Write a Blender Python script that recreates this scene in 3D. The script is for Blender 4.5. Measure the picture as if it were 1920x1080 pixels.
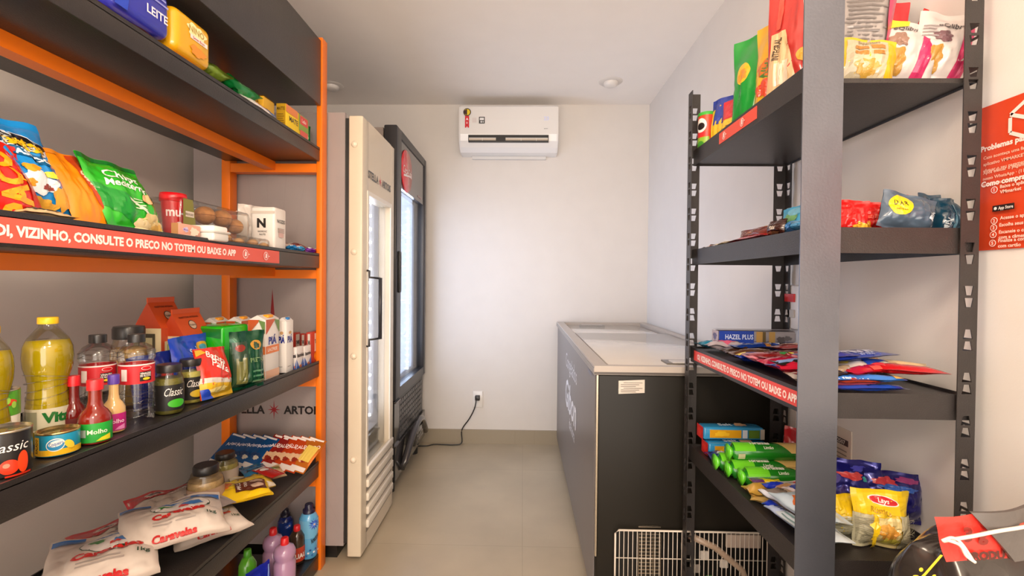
import bpy, bmesh, math, random
from mathutils import Vector, Matrix, noise
random.seed(7)
sc = bpy.context.scene
for o in list(bpy.data.objects): bpy.data.objects.remove(o, do_unlink=True)
COL = sc.collection
# ---------------------------------------------------------------- camera
FPX = 880.0; YAW = math.radians(1.3); PIT = -math.atan(12/880); ROLL = .009
CH = 1.25
fw = Vector((-math.sin(YAW)*math.cos(PIT), math.cos(YAW)*math.cos(PIT), math.sin(PIT)))
_r = fw.cross(Vector((0,0,1))).normalized(); _u = _r.cross(fw)
rt = _r*math.cos(ROLL)+_u*math.sin(ROLL); up = -_r*math.sin(ROLL)+_u*math.cos(ROLL)
CAMP = Vector((0,0,CH))
cd = bpy.data.cameras.new('camera'); cam = bpy.data.objects.new('camera', cd); COL.objects.link(cam)
cd.sensor_width = 36; cd.lens = FPX/1920*36; cd.clip_start = .02
m3 = Matrix((rt, up, -fw)).transposed()
cam.matrix_world = Matrix.Translation(CAMP) @ m3.to_4x4()
sc.camera = cam
def ray(px,py): return fw+rt*((px-960)/FPX)-up*((py-540)/FPX)
def onX(px,py,x): d=ray(px,py); return CAMP+d*(x/d.x)
def onY(px,py,y): d=ray(px,py); return CAMP+d*(y/d.y)
def onZ(px,py,z): d=ray(px,py); return CAMP+d*((z-CH)/d.z)
# ---------------------------------------------------------------- view, world, lights
sc.view_settings.view_transform = 'Standard'; sc.view_settings.look = 'None'
sc.view_settings.gamma = 1; sc.view_settings.use_curve_mapping = False
sc.view_settings.exposure = 1.0
w = bpy.data.worlds.new('room_air'); sc.world = w; w.use_nodes = True
w.node_tree.nodes['Background'].inputs[0].default_value = (1.0,.90,.80,1)
w.node_tree.nodes['Background'].inputs[1].default_value = 2.5
def area(name, loc, size, energy, color, rot=(0,0,0), sy=None):
    l = bpy.data.lights.new(name,'AREA'); l.energy = energy; l.color = color; l.size = size
    if sy: l.shape='RECTANGLE'; l.size_y = sy
    o = bpy.data.objects.new(name,l); o.location = loc; o.rotation_euler = rot; COL.objects.link(o); return o
def bulb(name, loc, energy, color, r):
    l = bpy.data.lights.new(name,'POINT'); l.energy = energy; l.color = color; l.shadow_soft_size = r
    o = bpy.data.objects.new(name,l); o.location = loc; COL.objects.link(o); return o
bulb('added_bulb_light', (-.1,.30,1.92), 13, (1.0,.79,.60), .13)  # added bulbs out of view, set low to brighten the ceiling
bulb('added_bulb_light', (.0,-.75,1.92), 27, (1.0,.79,.60), .13)
area('fridge_lamp_light', (-.775,2.30,1.15), 1.2, 2.2, (.80,.84,1.0), (0,math.radians(-90),0), .3)
area('fridge_lamp_light', (-.80,2.30,1.15), 1.2, .6, (.90,.90,1.0), (0,math.radians(90),0), .3)
area('fridge_lamp_light', (-.775,3.05,1.25), 1.2, 9, (.62,.74,1.0), (0,math.radians(-90),0), .5)
area('fridge_lamp_light', (-.81,3.05,1.2), 1.2, .7, (.62,.76,1.0), (0,math.radians(90),0), .5)
# ---------------------------------------------------------------- colours & materials
def hx(h):
    if not isinstance(h,str): return h
    h=h.lstrip('#'); c=[int(h[i:i+2],16)/255 for i in (0,2,4)]
    return tuple((x/12.92 if x<=.04045 else ((x+.055)/1.055)**2.4) for x in c)
MATS = {}
def nodemat(name, rough=.5, metal=0., coat=0., spec=.5, bump=0., bscale=60., ridge=False, attr=True, color=None, emis=0, var=0., trans=0., vscale=8.):
    m = bpy.data.materials.new(name); m.use_nodes=True; nt=m.node_tree; b=nt.nodes['Principled BSDF']
    b.inputs['Roughness'].default_value=rough; b.inputs['Metallic'].default_value=metal
    b.inputs['Coat Weight'].default_value=coat; b.inputs['Coat Roughness'].default_value=.12
    b.inputs['Specular IOR Level'].default_value=spec
    b.inputs['Transmission Weight'].default_value=trans
    tc=nt.nodes.new('ShaderNodeTexCoord')
    if attr:
        a=nt.nodes.new('ShaderNodeAttribute'); a.attribute_name='Col'; csock=a.outputs['Color']
    else:
        a=nt.nodes.new('ShaderNodeRGB'); a.outputs[0].default_value=(*hx(color),1); csock=a.outputs[0]
    if var>0:
        n=nt.nodes.new('ShaderNodeTexNoise'); n.inputs['Scale'].default_value=vscale; n.inputs['Detail'].default_value=5
        nt.links.new(tc.outputs['Object'],n.inputs['Vector'])
        mr=nt.nodes.new('ShaderNodeMapRange'); mr.inputs[1].default_value=.3; mr.inputs[2].default_value=.7
        mr.inputs[3].default_value=1-var; mr.inputs[4].default_value=1+var
        nt.links.new(n.outputs[0],mr.inputs[0])
        vm=nt.nodes.new('ShaderNodeVectorMath'); vm.operation='SCALE'
        nt.links.new(csock,vm.inputs[0]); nt.links.new(mr.outputs[0],vm.inputs['Scale']); csock=vm.outputs[0]
    nt.links.new(csock,b.inputs['Base Color'])
    if emis:
        nt.links.new(csock,b.inputs['Emission Color']); b.inputs['Emission Strength'].default_value=emis
    if bump:
        n=nt.nodes.new('ShaderNodeTexNoise'); n.inputs['Scale'].default_value=bscale; n.inputs['Detail'].default_value=3
        if ridge: n.noise_type='RIDGED_MULTIFRACTAL'; n.inputs['Detail'].default_value=2
        nt.links.new(tc.outputs['Object'],n.inputs['Vector'])
        bp=nt.nodes.new('ShaderNodeBump'); bp.inputs['Strength'].default_value=bump; bp.inputs['Distance'].default_value=.004
        nt.links.new(n.outputs[0],bp.inputs['Height']); nt.links.new(bp.outputs[0],b.inputs['Normal'])
    MATS[name]=m; return m
nodemat('film', .22, coat=.4, bump=.75, bscale=17, ridge=True)
nodemat('foil', .2, metal=.4, coat=.3, bump=.9, bscale=20, ridge=True)
nodemat('soft', .38, coat=.15, bump=.8, bscale=14, var=.04, ridge=True)
nodemat('card', .5, coat=.08)
nodemat('ink', .28, coat=.2)
nodemat('plastic', .35, coat=.1)
nodemat('gloss', .12, coat=.4)
nodemat('steelpost', .36, metal=.75, var=.10, bump=.1, bscale=200, vscale=6)
nodemat('darkpaint', .4, spec=.25, var=.03)
nodemat('powder', .38, var=.10, bump=.25, bscale=420, vscale=30)
nodemat('orangepaint', .38, var=.03)
nodemat('graypaint', .33, var=.03)
nodemat('chrome', .25, metal=.9)
nodemat('wallpaint', .85, var=.015, bump=.05, bscale=200)
nodemat('ceilpaint', .8, var=.01)
nodemat('food', .6, var=.25, bump=.6, bscale=70, vscale=60)
nodemat('liquid', .08, coat=.3, var=.08, vscale=25)
nodemat('glow', .5, emis=6)
nodemat('dimglow', .5, emis=1.2)
def glassmat(name, tint, mixv):
    m=bpy.data.materials.new(name); m.use_nodes=True; nt=m.node_tree
    for n in list(nt.nodes):
        if n.type=='BSDF_PRINCIPLED': nt.nodes.remove(n)
    out=[n for n in nt.nodes if n.type=='OUTPUT_MATERIAL'][0]
    t=nt.nodes.new('ShaderNodeBsdfTransparent'); t.inputs[0].default_value=(*tint,1)
    g=nt.nodes.new('ShaderNodeBsdfGlossy'); g.inputs['Roughness'].default_value=.06
    lw=nt.nodes.new('ShaderNodeLayerWeight'); lw.inputs['Blend'].default_value=.35
    ma=nt.nodes.new('ShaderNodeMath'); ma.operation='MULTIPLY_ADD'; ma.inputs[1].default_value=mixv; ma.inputs[2].default_value=.03
    nt.links.new(lw.outputs['Fresnel'],ma.inputs[0])
    mx=nt.nodes.new('ShaderNodeMixShader'); nt.links.new(ma.outputs[0],mx.inputs[0]); nt.links.new(t.outputs[0],mx.inputs[1]); nt.links.new(g.outputs[0],mx.inputs[2])
    nt.links.new(mx.outputs[0],out.inputs[0]); MATS[name]=m
glassmat('glass',(.97,.98,.98),.5); glassmat('pet',(.955,.96,.955),.5); glassmat('oilglass',(.62,.52,.05),.9)
def tilemat():
    m=bpy.data.materials.new('porcelain_tiles'); m.use_nodes=True; nt=m.node_tree; b=nt.nodes['Principled BSDF']
    tc=nt.nodes.new('ShaderNodeTexCoord'); mp=nt.nodes.new('ShaderNodeMapping'); mp.inputs['Location'].default_value=(-.01,-.40,0)
    nt.links.new(tc.outputs['Object'],mp.inputs[0])
    br=nt.nodes.new('ShaderNodeTexBrick'); br.offset=0; br.inputs['Scale'].default_value=1
    br.inputs['Brick Width'].default_value=.9; br.inputs['Row Height'].default_value=.9; br.inputs['Mortar Size'].default_value=.0022
    br.inputs['Color1'].default_value=(*hx('b5a78f'),1); br.inputs['Color2'].default_value=(*hx('b9ab93'),1); br.inputs['Mortar'].default_value=(*hx('ab9d86'),1)
    nt.links.new(mp.outputs[0],br.inputs[0])
    n=nt.nodes.new('ShaderNodeTexNoise'); n.inputs['Scale'].default_value=2.5; n.inputs['Detail'].default_value=8; nt.links.new(tc.outputs['Object'],n.inputs[0])
    mr=nt.nodes.new('ShaderNodeMapRange'); mr.inputs[1].default_value=.35; mr.inputs[2].default_value=.65; mr.inputs[3].default_value=.9; mr.inputs[4].default_value=1.08
    nt.links.new(n.outputs[0],mr.inputs[0]); vm=nt.nodes.new('ShaderNodeVectorMath'); vm.operation='SCALE'
    nt.links.new(br.outputs[0],vm.inputs[0]); nt.links.new(mr.outputs[0],vm.inputs['Scale']); nt.links.new(vm.outputs[0],b.inputs['Base Color'])
    b.inputs['Roughness'].default_value=.3; MATS['tiles']=m
tilemat()
# ---------------------------------------------------------------- text cache
_T={}
def textmesh(s, bold=.02):
    k=(s,bold)
    if k in _T: return _T[k]
    c=bpy.data.curves.new('t','FONT'); c.body=s; c.size=1; c.resolution_u=2; c.offset=bold; c.fill_mode='FRONT'
    o=bpy.data.objects.new('t',c); COL.objects.link(o)
    dg=bpy.context.evaluated_depsgraph_get(); me=bpy.data.meshes.new_from_object(o.evaluated_get(dg))
    bm=bmesh.new(); bm.from_mesh(me); bmesh.ops.remove_doubles(bm,verts=bm.verts,dist=1e-4)
    bmesh.ops.triangulate(bm,faces=bm.faces)
    for _ in range(3):
        es=[e for e in bm.edges if e.calc_length()>.2]
        if es: bmesh.ops.subdivide_edges(bm,edges=es,cuts=1)
        bmesh.ops.triangulate(bm,faces=bm.faces)
    V=[(v.co.x,v.co.y) for v in bm.verts]; F=[tuple(v.index for v in f.verts) for f in bm.faces]
    bm.verts.index_update()
    bm.free(); bpy.data.meshes.remove(me); bpy.data.objects.remove(o,do_unlink=True); bpy.data.curves.remove(c)
    if not V: V=[(0,0)]
    x0=min(v[0] for v in V); x1=max(v[0] for v in V)
    V=[((x-x0)/.7,y/.7) for x,y in V]          # cap height = 1
    _T[k]=(V,F,(x1-x0)/.7); return _T[k]
# ---------------------------------------------------------------- mesh builder
class MB:
    def __init__(s): s.V=[]; s.F=[]; s.C=[]; s.M=[]; s.S=[]; s.mk=[]; s.lay=0
    def mi(s,m):
        if m not in s.mk: s.mk.append(m)
        return s.mk.index(m)
    def add(s,V,F,col,mat='plastic',smooth=False,cols=None):
        b=len(s.V); s.V+= [Vector(v) for v in V]; k=s.mi(mat); c=hx(col) if cols is None else None
        for i,f in enumerate(F):
            s.F.append(tuple(b+j for j in f)); s.C.append(hx(cols[i]) if cols else c); s.M.append(k); s.S.append(smooth)
        return s
    def box(s,x0,x1,y0,y1,z0,z1,col,mat='plastic'):
        V=[(x,y,z) for x in (x0,x1) for y in (y0,y1) for z in (z0,z1)]
        return s.add(V,[(0,1,3,2),(4,6,7,5),(0,4,5,1),(2,3,7,6),(0,2,6,4),(1,5,7,3)],col,mat)
    def rbox(s,x0,x1,y0,y1,z0,z1,r,col,mat='plastic',n=3,fn=None):
        bm=bmesh.new(); bmesh.ops.create_cube(bm,size=1)
        for v in bm.verts: v.co=Vector(((x0+x1)/2+v.co.x*(x1-x0),(y0+y1)/2+v.co.y*(y1-y0),(z0+z1)/2+v.co.z*(z1-z0)))
        bmesh.ops.bevel(bm,geom=list(bm.edges),offset=r,segments=n,profile=.5,affect='EDGES')
        bm.verts.index_update()
        s.add([v.co.copy() for v in bm.verts],[tuple(v.index for v in f.verts) for f in bm.faces],col,mat,n>1); bm.free(); return s
    def grid(s,fn,nu,nv,cf,mat='film',smooth=True,flip=False):
        V=[fn(i/nu,j/nv) for j in range(nv+1) for i in range(nu+1)]; F=[];cols=[]
        for j in range(nv):
            for i in range(nu):
                a=j*(nu+1)+i; q=(a,a+1,a+nu+2,a+nu+1); F.append(q[::-1] if flip else q)
                cols.append(cf((i+.5)/nu,(j+.5)/nv) if callable(cf) else cf)
        return s.add(V,F,None,mat,smooth,cols)
    def lathe(s,prof,n,cf,mat='plastic',c=(0,0,0),caps=True,sx=1,sy=1,smooth=True):
        V=[];F=[];cols=[]
        for r,z in prof:
            for i in range(n):
                a=2*math.pi*i/n; V.append((c[0]+r*math.cos(a)*sx,c[1]+r*math.sin(a)*sy,c[2]+z))
        for j in range(len(prof)-1):
            zc=(prof[j][1]+prof[j+1][1])/2
            for i in range(n):
                k=(i+1)%n; F.append((j*n+i,j*n+k,(j+1)*n+k,(j+1)*n+i)); cols.append(cf(zc) if callable(cf) else cf)
        s.add(V,F,None,mat,smooth,cols)
        if caps:
            for j,rev in ((0,True),(len(prof)-1,False)):
                if prof[j][0]>1e-5:
                    ring=[(c[0]+prof[j][0]*math.cos(2*math.pi*i/n)*sx,c[1]+prof[j][0]*math.sin(2*math.pi*i/n)*sy,c[2]+prof[j][1]) for i in range(n)]
                    s.add(ring,[tuple(range(n))[::-1] if rev else tuple(range(n))],cf(prof[j][1]) if callable(cf) else cf,mat)
        return s
    def tube(s,pts,r,col,mat='plastic',n=8):
        pts=[Vector(p) for p in pts]; V=[];F=[]
        for i,p in enumerate(pts):
            d=(pts[min(i+1,len(pts)-1)]-pts[max(i-1,0)]).normalized()
            a=d.cross(Vector((0,0,1)));
            if a.length<.1: a=d.cross(Vector((1,0,0)))
            a.normalize(); b=d.cross(a)
            for k in range(n):
                t=2*math.pi*k/n; V.append(p+a*r*math.cos(t)+b*r*math.sin(t))
        for i in range(len(pts)-1):
            for k in range(n):
                l=(k+1)%n; F.append((i*n+k,i*n+l,(i+1)*n+l,(i+1)*n+k))
        F.append(tuple(range(n))[::-1]); F.append(tuple((len(pts)-1)*n+k for k in range(n)))
        return s.add(V,F,col,mat,True)
    def off(s): s.lay+=1; return .0006+.00025*s.lay
    def text(s,S,t,u,v,h,col,align='c',rot=0,maxw=None,shear=0,mat='ink',bold=.02):
        V,F,wd=textmesh(t,bold); k=h
        sx=k
        if maxw and wd*k>maxw: sx=maxw/wd
        o=s.off(); ca,sa=math.cos(rot),math.sin(rot); out=[]
        for x,y in V:
            x2=x*sx+y*k*shear-(wd*sx/2 if align=='c' else wd*sx if align=='r' else 0); y2=(y-.5)*k
            out.append(S(u+x2*ca-y2*sa, v+x2*sa+y2*ca, o))
        return s.add(out,F,col,mat)
    def ell(s,S,u,v,a,b,col,rot=0,mat='ink',rings=6,n=32,wob=0):
        o=s.off(); V=[S(u,v,o)]; F=[]; ca,sa=math.cos(rot),math.sin(rot)
        for r in range(1,rings+1):
            for i in range(n):
                t=2*math.pi*i/n; q=r/rings*(1+wob*math.sin(3*t+u*90)+wob*math.sin(7*t))
                x=a*q*math.cos(t);y=b*q*math.sin(t); V.append(S(u+x*ca-y*sa,v+x*sa+y*ca,o))
        for i in range(n): F.append((0,1+i,1+(i+1)%n))
        for r in range(1,rings):
            for i in range(n):
                a0=1+(r-1)*n; a1=1+r*n; j=(i+1)%n; F.append((a0+i,a1+i,a1+j,a0+j))
        return s.add(V,F,col,mat)
    def quad(s,S,pts,col,mat='ink',n=12):
        """pts: 4 (u,v) corners ccw"""
        o=s.off(); V=[];F=[]
        for j in range(n+1):
            for i in range(n+1):
                a=i/n;b=j/n
                u=(pts[0][0]*(1-a)+pts[1][0]*a)*(1-b)+(pts[3][0]*(1-a)+pts[2][0]*a)*b
                v=(pts[0][1]*(1-a)+pts[1][1]*a)*(1-b)+(pts[3][1]*(1-a)+pts[2][1]*a)*b
                V.append(S(u,v,o))
        for j in range(n):
            for i in range(n): a=j*(n+1)+i; F.append((a,a+1,a+n+2,a+n+1))
        return s.add(V,F,col,mat)
    def rect(s,S,u0,v0,u1,v1,col,mat='ink',n=12): return s.quad(S,[(u0,v0),(u1,v0),(u1,v1),(u0,v1)],col,mat,n)
    def star(s,S,u,v,r,r2,col,k=8,mat='ink',long=1.):
        o=s.off(); V=[S(u,v,o)]; n=2*k
        for i in range(n):
            t=2*math.pi*i/n+math.pi/2; q=(r if i%2==0 else r2)*(long if i%(n//2)==0 else 1); V.append(S(u+q*math.cos(t),v+q*math.sin(t),o))
        return s.add(V,[(0,1+i,1+(i+1)%n) for i in range(n)],col,mat)
    def build(s,name,parent=None,M=None,label=None):
        me=bpy.data.meshes.new(name); me.from_pydata(s.V,[],s.F)
        for k in s.mk: me.materials.append(MATS[k])
        me.polygons.foreach_set('material_index',s.M); me.polygons.foreach_set('use_smooth',s.S)
        at=me.attributes.new('Col','FLOAT_COLOR','FACE'); buf=[]
        for c in s.C: buf+= [c[0],c[1],c[2],1.0]
        at.data.foreach_set('color',buf); me.update()
        ob=bpy.data.objects.new(name,me); COL.objects.link(ob)
        if parent: ob.parent=parent
        if M is not None: ob.matrix_local=M
        if label: ob['label']=label
        return ob
def tag(o,label,cat,group=None):
    o['label']=label; o['category']=cat
    if group: o['group']=group
    return o
def struct(o): o['kind']='structure'; return o
def empty(name,label,cat,M=None,group=None):
    o=bpy.data.objects.new(name,None); o.empty_display_size=.05; COL.objects.link(o)
    if M is not None: o.matrix_world=M
    return tag(o,label,cat,group)
def PM(x,y,z,rz=0,rx=0,ry=0):
    return Matrix.Translation((x,y,z))@Matrix.Rotation(math.radians(rz),4,'Z')@Matrix.Rotation(math.radians(rx),4,'X')@Matrix.Rotation(math.radians(ry),4,'Y')
# ---------------------------------------------------------------- fitting helpers (pixel -> place on a shelf)
def fit(px0,px1,top,x0,zs,rz=90,lean=0):
    """standing package: left-bottom seen at px0 on the plane x=x0, right-bottom at px1, highest point at pixel TOP -> (x,y) of bottom middle, width, height"""
    y=onX(px0,540,x0).y
    for _ in range(4):
        d=Vector((x0,y,zs))-CAMP; k=d.dot(fw); py=540-FPX*d.dot(up)/k; y=onX(px0,py,x0).y
    P0=Vector((x0,y,zs)); a=math.radians(rz); d=Vector((math.cos(a),math.sin(a),0)); b=Vector((-math.sin(a),math.cos(a),0))
    W=.1
    for _ in range(5):
        P=P0+d*W-CAMP; py=540-FPX*P.dot(up)/P.dot(fw); r=ray(px1,py)
        det=r.x*(-d.y)+d.x*r.y; t=(r.x*(P0.y-CAMP.y)-r.y*(P0.x-CAMP.x))/( r.y*d.x-r.x*d.y)
        W=t
    L=math.radians(lean); e=b*math.sin(L)+Vector((0,0,math.cos(L)))
    n=d.cross(e); r=ray(*top); k=(P0-CAMP).dot(n)/r.dot(n); Q=CAMP+r*k-P0; H=Q.dot(e)
    c=P0+d*(W/2)
    return c.x,c.y,W,H
def cfit(px0,px1,pyt,x,zs):
    """round thing standing at depth x: centre y, radius, height"""
    pm=(px0+px1)/2; y=onX(pm,540,x).y
    for _ in range(4):
        P=Vector((x,y,zs))-CAMP; py=540-FPX*P.dot(up)/P.dot(fw); y=onX(pm,py,x).y
    P=Vector((x,y,zs))-CAMP; dp=P.dot(fw); R=(px1-px0)/2*dp/FPX*math.cos(math.atan(abs((pm-960)/FPX)))
    H=onX(pm,pyt,x).z-zs
    return y,R,H
def boxfit(pl,pc,pf,pyt,x0,zs):
    """box with its long corner at px pc (plane x=x0), aisle face to px pf, camera face to px pl -> cx,cy,W(along aisle),D,H"""
    y=onX(pc,pyt,x0).y; y2=onX(pf,pyt,x0).y; xb=onY(pl,pyt,y).x; H=onX(pc,pyt,x0).z-zs
    W=y2-y; D=abs(x0-xb)
    return (x0+xb)/2,(y+y2)/2,W,D,H
# ---------------------------------------------------------------- package builders
def decal(b,S,W,H,L):
    for d in L:
        k=d[0]
        if k=='t': 
            o=dict(d[6]) if len(d)>6 else {}
            if 'maxw' in o: o['maxw']*=W
            if 'rot' in o: o['rot']=math.radians(o['rot'])
            b.text(S,d[1],d[2]*W,d[3]*H,d[4]*H,d[5],**o)
        elif k=='e': b.ell(S,d[1]*W,d[2]*H,d[3]*W,d[4]*H,d[5],rot=math.radians(d[6]) if len(d)>6 else 0)
        elif k=='w': b.ell(S,d[1]*W,d[2]*H,d[3]*W,d[4]*H,d[5],wob=.12)
        elif k=='r': b.rect(S,d[1]*W,d[2]*H,d[3]*W,d[4]*H,d[5])
        elif k=='q': b.quad(S,[(p[0]*W,p[1]*H) for p in d[1]],d[2])
        elif k=='s': b.star(S,d[1]*W,d[2]*H,d[3]*W,d[4]*W,d[5],k=d[6] if len(d)>6 else 8)
        elif k=='lines':   # small print
            _,u0,v0,u1,v1,n,c=d
            for i in range(n):
                vv=(v0+(v1-v0)*(i+.3)/n); hh=(v1-v0)/n*.38; e=u1-(u1-u0)*(.25*((i*37)%5)/5)
                b.rect(S,u0*W,vv*H,e*W,(vv+hh)*H,c,n=3)
def pillow(W,H,T,base,decs=(),back=None,mat='film',seed=0,pleat=.06,wr=1.,flat=False,seams=True,belly=.38,cf=None,nu=26,nv=34,bdecs=()):
    """sealed film bag: bottom seam at z=0, faces -y"""
    b=MB(); sm=.07 if seams else .02
    def prof(s,t):
        a=max(0.,1-abs(s)**2.6)**.62
        q=min(max((t-sm)/(1-2*sm),0),1)
        lo=min(1,(q/belly))if belly>0 else 1; hi=min(1,(1-q)/(1-belly*.9))
        g=(math.sin(lo*math.pi/2)**.7)*(math.sin(hi*math.pi/2)**(.8))
        return a*g
    def wrk(s,t,sd):
        d=min(t,1-t); e=math.exp(-d*7.)
        n1=noise.noise(Vector((s*5.5+sd,t*2.2,sd*1.7)))*.10+noise.noise(Vector((s*2+sd,t*6,5+sd)))*.05
        n2=noise.noise(Vector((s*14+sd*3,t*1.3,sd)))*pleat*2.4*e
        rg=(1-min(1,abs(noise.noise(Vector((s*2.1+t*1.3+sd*2,t*3.4-s*.8,sd))))*3.2))**3; rg2=(1-min(1,abs(noise.noise(Vector((s*3.3-t*2.2+sd,t*2.4+s*1.9,sd+9))))*3.5))**3
        return ((n1*1.3-rg*.14+rg2*.09)*min(1,d*8)+n2)*wr
    def S(u,v,o,side=-1):
        s=max(-1,min(1,u/(W/2))); t=max(0,min(1,v/H)); p=prof(s,t)
        pin=1-.05*prof(0,t)-.03*noise.noise(Vector((seed,t*4,side)))
        y=T/2*(p+wrk(s,t,seed+(3.1 if side>0 else 0))*(0.25+p))
        if seams and (t<sm or t>1-sm): y=T*.03*noise.noise(Vector((s*4+seed,t,2)))*0+.0008
        y=max(y,.0006)
        wob=T*.18*noise.noise(Vector((s*1.7+seed,t*1.5,9)))*(1-p)
        return Vector((u*pin, side*(y+o)+wob, v+ .012*H*noise.noise(Vector((s*2.5+seed*2,4,t*2)))*(t)))
    c=cf if cf else (lambda s,t:base)
    sc_=lambda i,j: c(i*2-1, j)
    b.grid(lambda i,j:S((i*2-1)*W/2,j*H,0,-1),nu,nv,sc_,mat)
    bk=back or base
    b.grid(lambda i,j:S((i*2-1)*W/2,j*H,0,1),nu,nv,(lambda i,j:bk),mat,flip=True)
    GV=b.V[:(nu+1)*(nv+1)]
    def F(u,v,o):
        x=max(0,min(.9999,u/W+.5))*nu; y=max(0,min(.9999,v/H))*nv; i=int(x); j=int(y); fx=x-i; fy=y-j; k=j*(nu+1)+i
        a,b_,c_,d=GV[k],GV[k+1],GV[k+nu+2],GV[k+nu+1]
        p=(a*(1-fx)+b_*fx)*(1-fy)+(d*(1-fx)+c_*fx)*fy
        nrm=(b_-a).cross(d-a); nrm=nrm.normalized() if nrm.length>1e-12 else Vector((0,-1,0))
        return p+nrm*(o+.0004)
    decal(b,F,W,H,decs)
    return b
def bagfit(name,label,cat,px0,px1,top,x0,zs,T,base,decs=(),rz=90,lean=0,roll=0,group=None,**k):
    x,y,W,H=fit(px0,px1,top,x0,zs,rz,lean)
    b=pillow(W,H,T,base,decs,**k)
    a=math.radians(rz); bx,by=-math.sin(a),math.cos(a)
    return tag(b.build(name,None,PM(x+bx*T*.45,y+by*T*.45,zs+.001,rz,-lean,roll)),label,cat,group)
def bag(name,label,cat,x,y,z,W,H,T,base,decs=(),rz=0,lean=0,roll=0,group=None,**k):
    b=pillow(W,H,T,base,decs,**k)
    return tag(b.build(name,None,PM(x,y,z+W/2*abs(math.sin(math.radians(roll))),rz,-lean,roll)),label,cat,group)
TRAYS=[]
def clampxy(p,z,L,Wd,rz):
    a=math.radians(rz); hxx=Wd/2*abs(math.cos(a))+L/2*abs(math.sin(a)); hy=Wd/2*abs(math.sin(a))+L/2*abs(math.cos(a))
    x0,x1,y0,y1=(-1.262,-.872,.33,1.975) if p.x<0 else (.593,.900,.970,1.640)
    p.x=min(max(p.x,x0+hxx),x1-hxx) if x1-x0>2*hxx else (x0+x1)/2
    p.y=min(max(p.y,y0+hy),y1-hy); return p
def flat(name,label,cat,px,py,z,L,Wd,T,base,decs=(),rz=0,tilt=0,roll=0,group=None,**k):
    """package lying on its back at pixel (px,py) of height z; local x along its width, local z (length) pointing away when rz=0"""
    p=clampxy(onZ(px,py,z+T/2),z,L,Wd,rz)
    b=pillow(Wd,L,T,base,decs,**k)
    M=Matrix.Translation((p.x,p.y,z+T/2))@Matrix.Rotation(math.radians(rz),4,'Z')@Matrix.Rotation(math.radians(-90+tilt),4,'X')@Matrix.Rotation(math.radians(roll),4,'Y')@Matrix.Translation((0,0,-L/2))
    return tag(b.build(name,None,M),label,cat,group)
def Sfront(W,D,H): return lambda u,v,o: Vector((u,-D/2-o,v))
def Sleft(W,D,H): return lambda u,v,o: Vector((-W/2-o,-u,v))
def Sright(W,D,H): return lambda u,v,o: Vector((W/2+o,u,v))
def Stop(W,D,H): return lambda u,v,o: Vector((u,v,H+o))
def cart(W,D,H,col,front=(),left=(),top=(),right=(),mat='card',r=.0015,fcol=None,lcol=None):
    b=MB(); b.rbox(-W/2,W/2,-D/2,D/2,0,H,min(r,W/5,D/5,H/5),col,mat,2)
    decal(b,Sfront(W,D,H),W,H,front); decal(b,Sleft(W,D,H),D,H,left); decal(b,Sright(W,D,H),D,H,right); decal(b,Stop(W,D,H),W,D,top)
    return b
def cartfit(name,label,cat,pl,pc,pf,pyt,x0,zs,col,group=None,rz=90,**k):
    cx,cy,W,D,H=boxfit(pl,pc,pf,pyt,x0,zs)
    return tag(cart(W,D,H,col,**k).build(name,None,PM(cx,cy,zs+.0005,rz)),label,cat,group)
def Scyl(R,cx=0,cy=0):
    return lambda u,v,o: Vector(((R+o)*math.sin(u/R),-(R+o)*math.cos(u/R),v))
# ================================================================ THE ROOM
XL,XR,YB,YF,ZC=-1.55,.95,3.6,-1.7,2.6
b=MB(); b.box(XL-.1,XR+.1,YF,YB+.1,-.1,0,'b5a78f','tiles'); struct(b.build('floor'))
b=MB(); b.box(XL-.1,XR+.1,YF,YB+.1,ZC,ZC+.1,'f2ece6','ceilpaint'); struct(b.build('ceiling'))
b=MB(); b.box(XL-.1,XR+.1,YB,YB+.1,0,ZC,'dad5d0','wallpaint'); struct(b.build('wall_back'))
b=MB(); b.box(XL-.1,XL,YF,YB,0,ZC,'dad2cb','wallpaint'); struct(b.build('wall_left'))
b=MB(); b.box(XR,XR+.1,YF,YB,0,ZC,'dad5d0','wallpaint'); struct(b.build('wall_right'))
for n,bx in (('baseboard_back',(XL,XR,YB-.012,YB)),('baseboard_left',(XL,XL+.012,YF,YB-.012)),('baseboard_right',(XR-.012,XR,YF,YB-.012))):
    b=MB(); b.box(*bx,0,.108,'9c907c','card')
    if n=='baseboard_back':
        for xx in (-.95,-.05,.1): b.box(xx,xx+.0015,YB-.0125,YB-.0119,0,.108,'8b806e','card')
    struct(b.build(n))
# ceiling fittings: round covers
for px,py,lb in ((1145,156,'small round white ceiling cover right of the air conditioner'),(622,163,'small round white ceiling cover above the cream fridge')):
    p=onZ(px,py,ZC-.01); e=empty('ceiling_cover',lb,'ceiling fixture',Matrix.Translation((p.x,p.y,ZC)),'round covers on the ceiling')
    b=MB(); b.lathe([(.0,-.008),(.045,-.008),(.072,-.006),(.08,0)],32,'d8d2cc','plastic',caps=False); b.build('rim',e)
    b=MB(); b.lathe([(0,-.034),(.030,-.033),(.046,-.024),(.05,-.008)],32,'e2ddd8','plastic',caps=False); b.build('dome',e)
for x,y in ((-.1,.35),(0,-.75)):  # pendants added out of view to carry the low ceiling-brightening bulbs
    e=empty('added_pendant','small white pendant lamp added out of view above the aisle' if y>0 else 'small white pendant lamp added out of view behind the camera','lamp',Matrix.Translation((x,y,ZC)))
    b=MB(); b.lathe([(.05,0),(.05,-.02),(.004,-.025),(.004,-.50)],24,'e8e8e8','plastic'); b.build('cord',e)
    b=MB(); b.lathe([(.02,-.50),(.045,-.53),(.045,-.56)],32,'f0f0f0','plastic',caps=False); b.build('added_lamp_shade',e)
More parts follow.
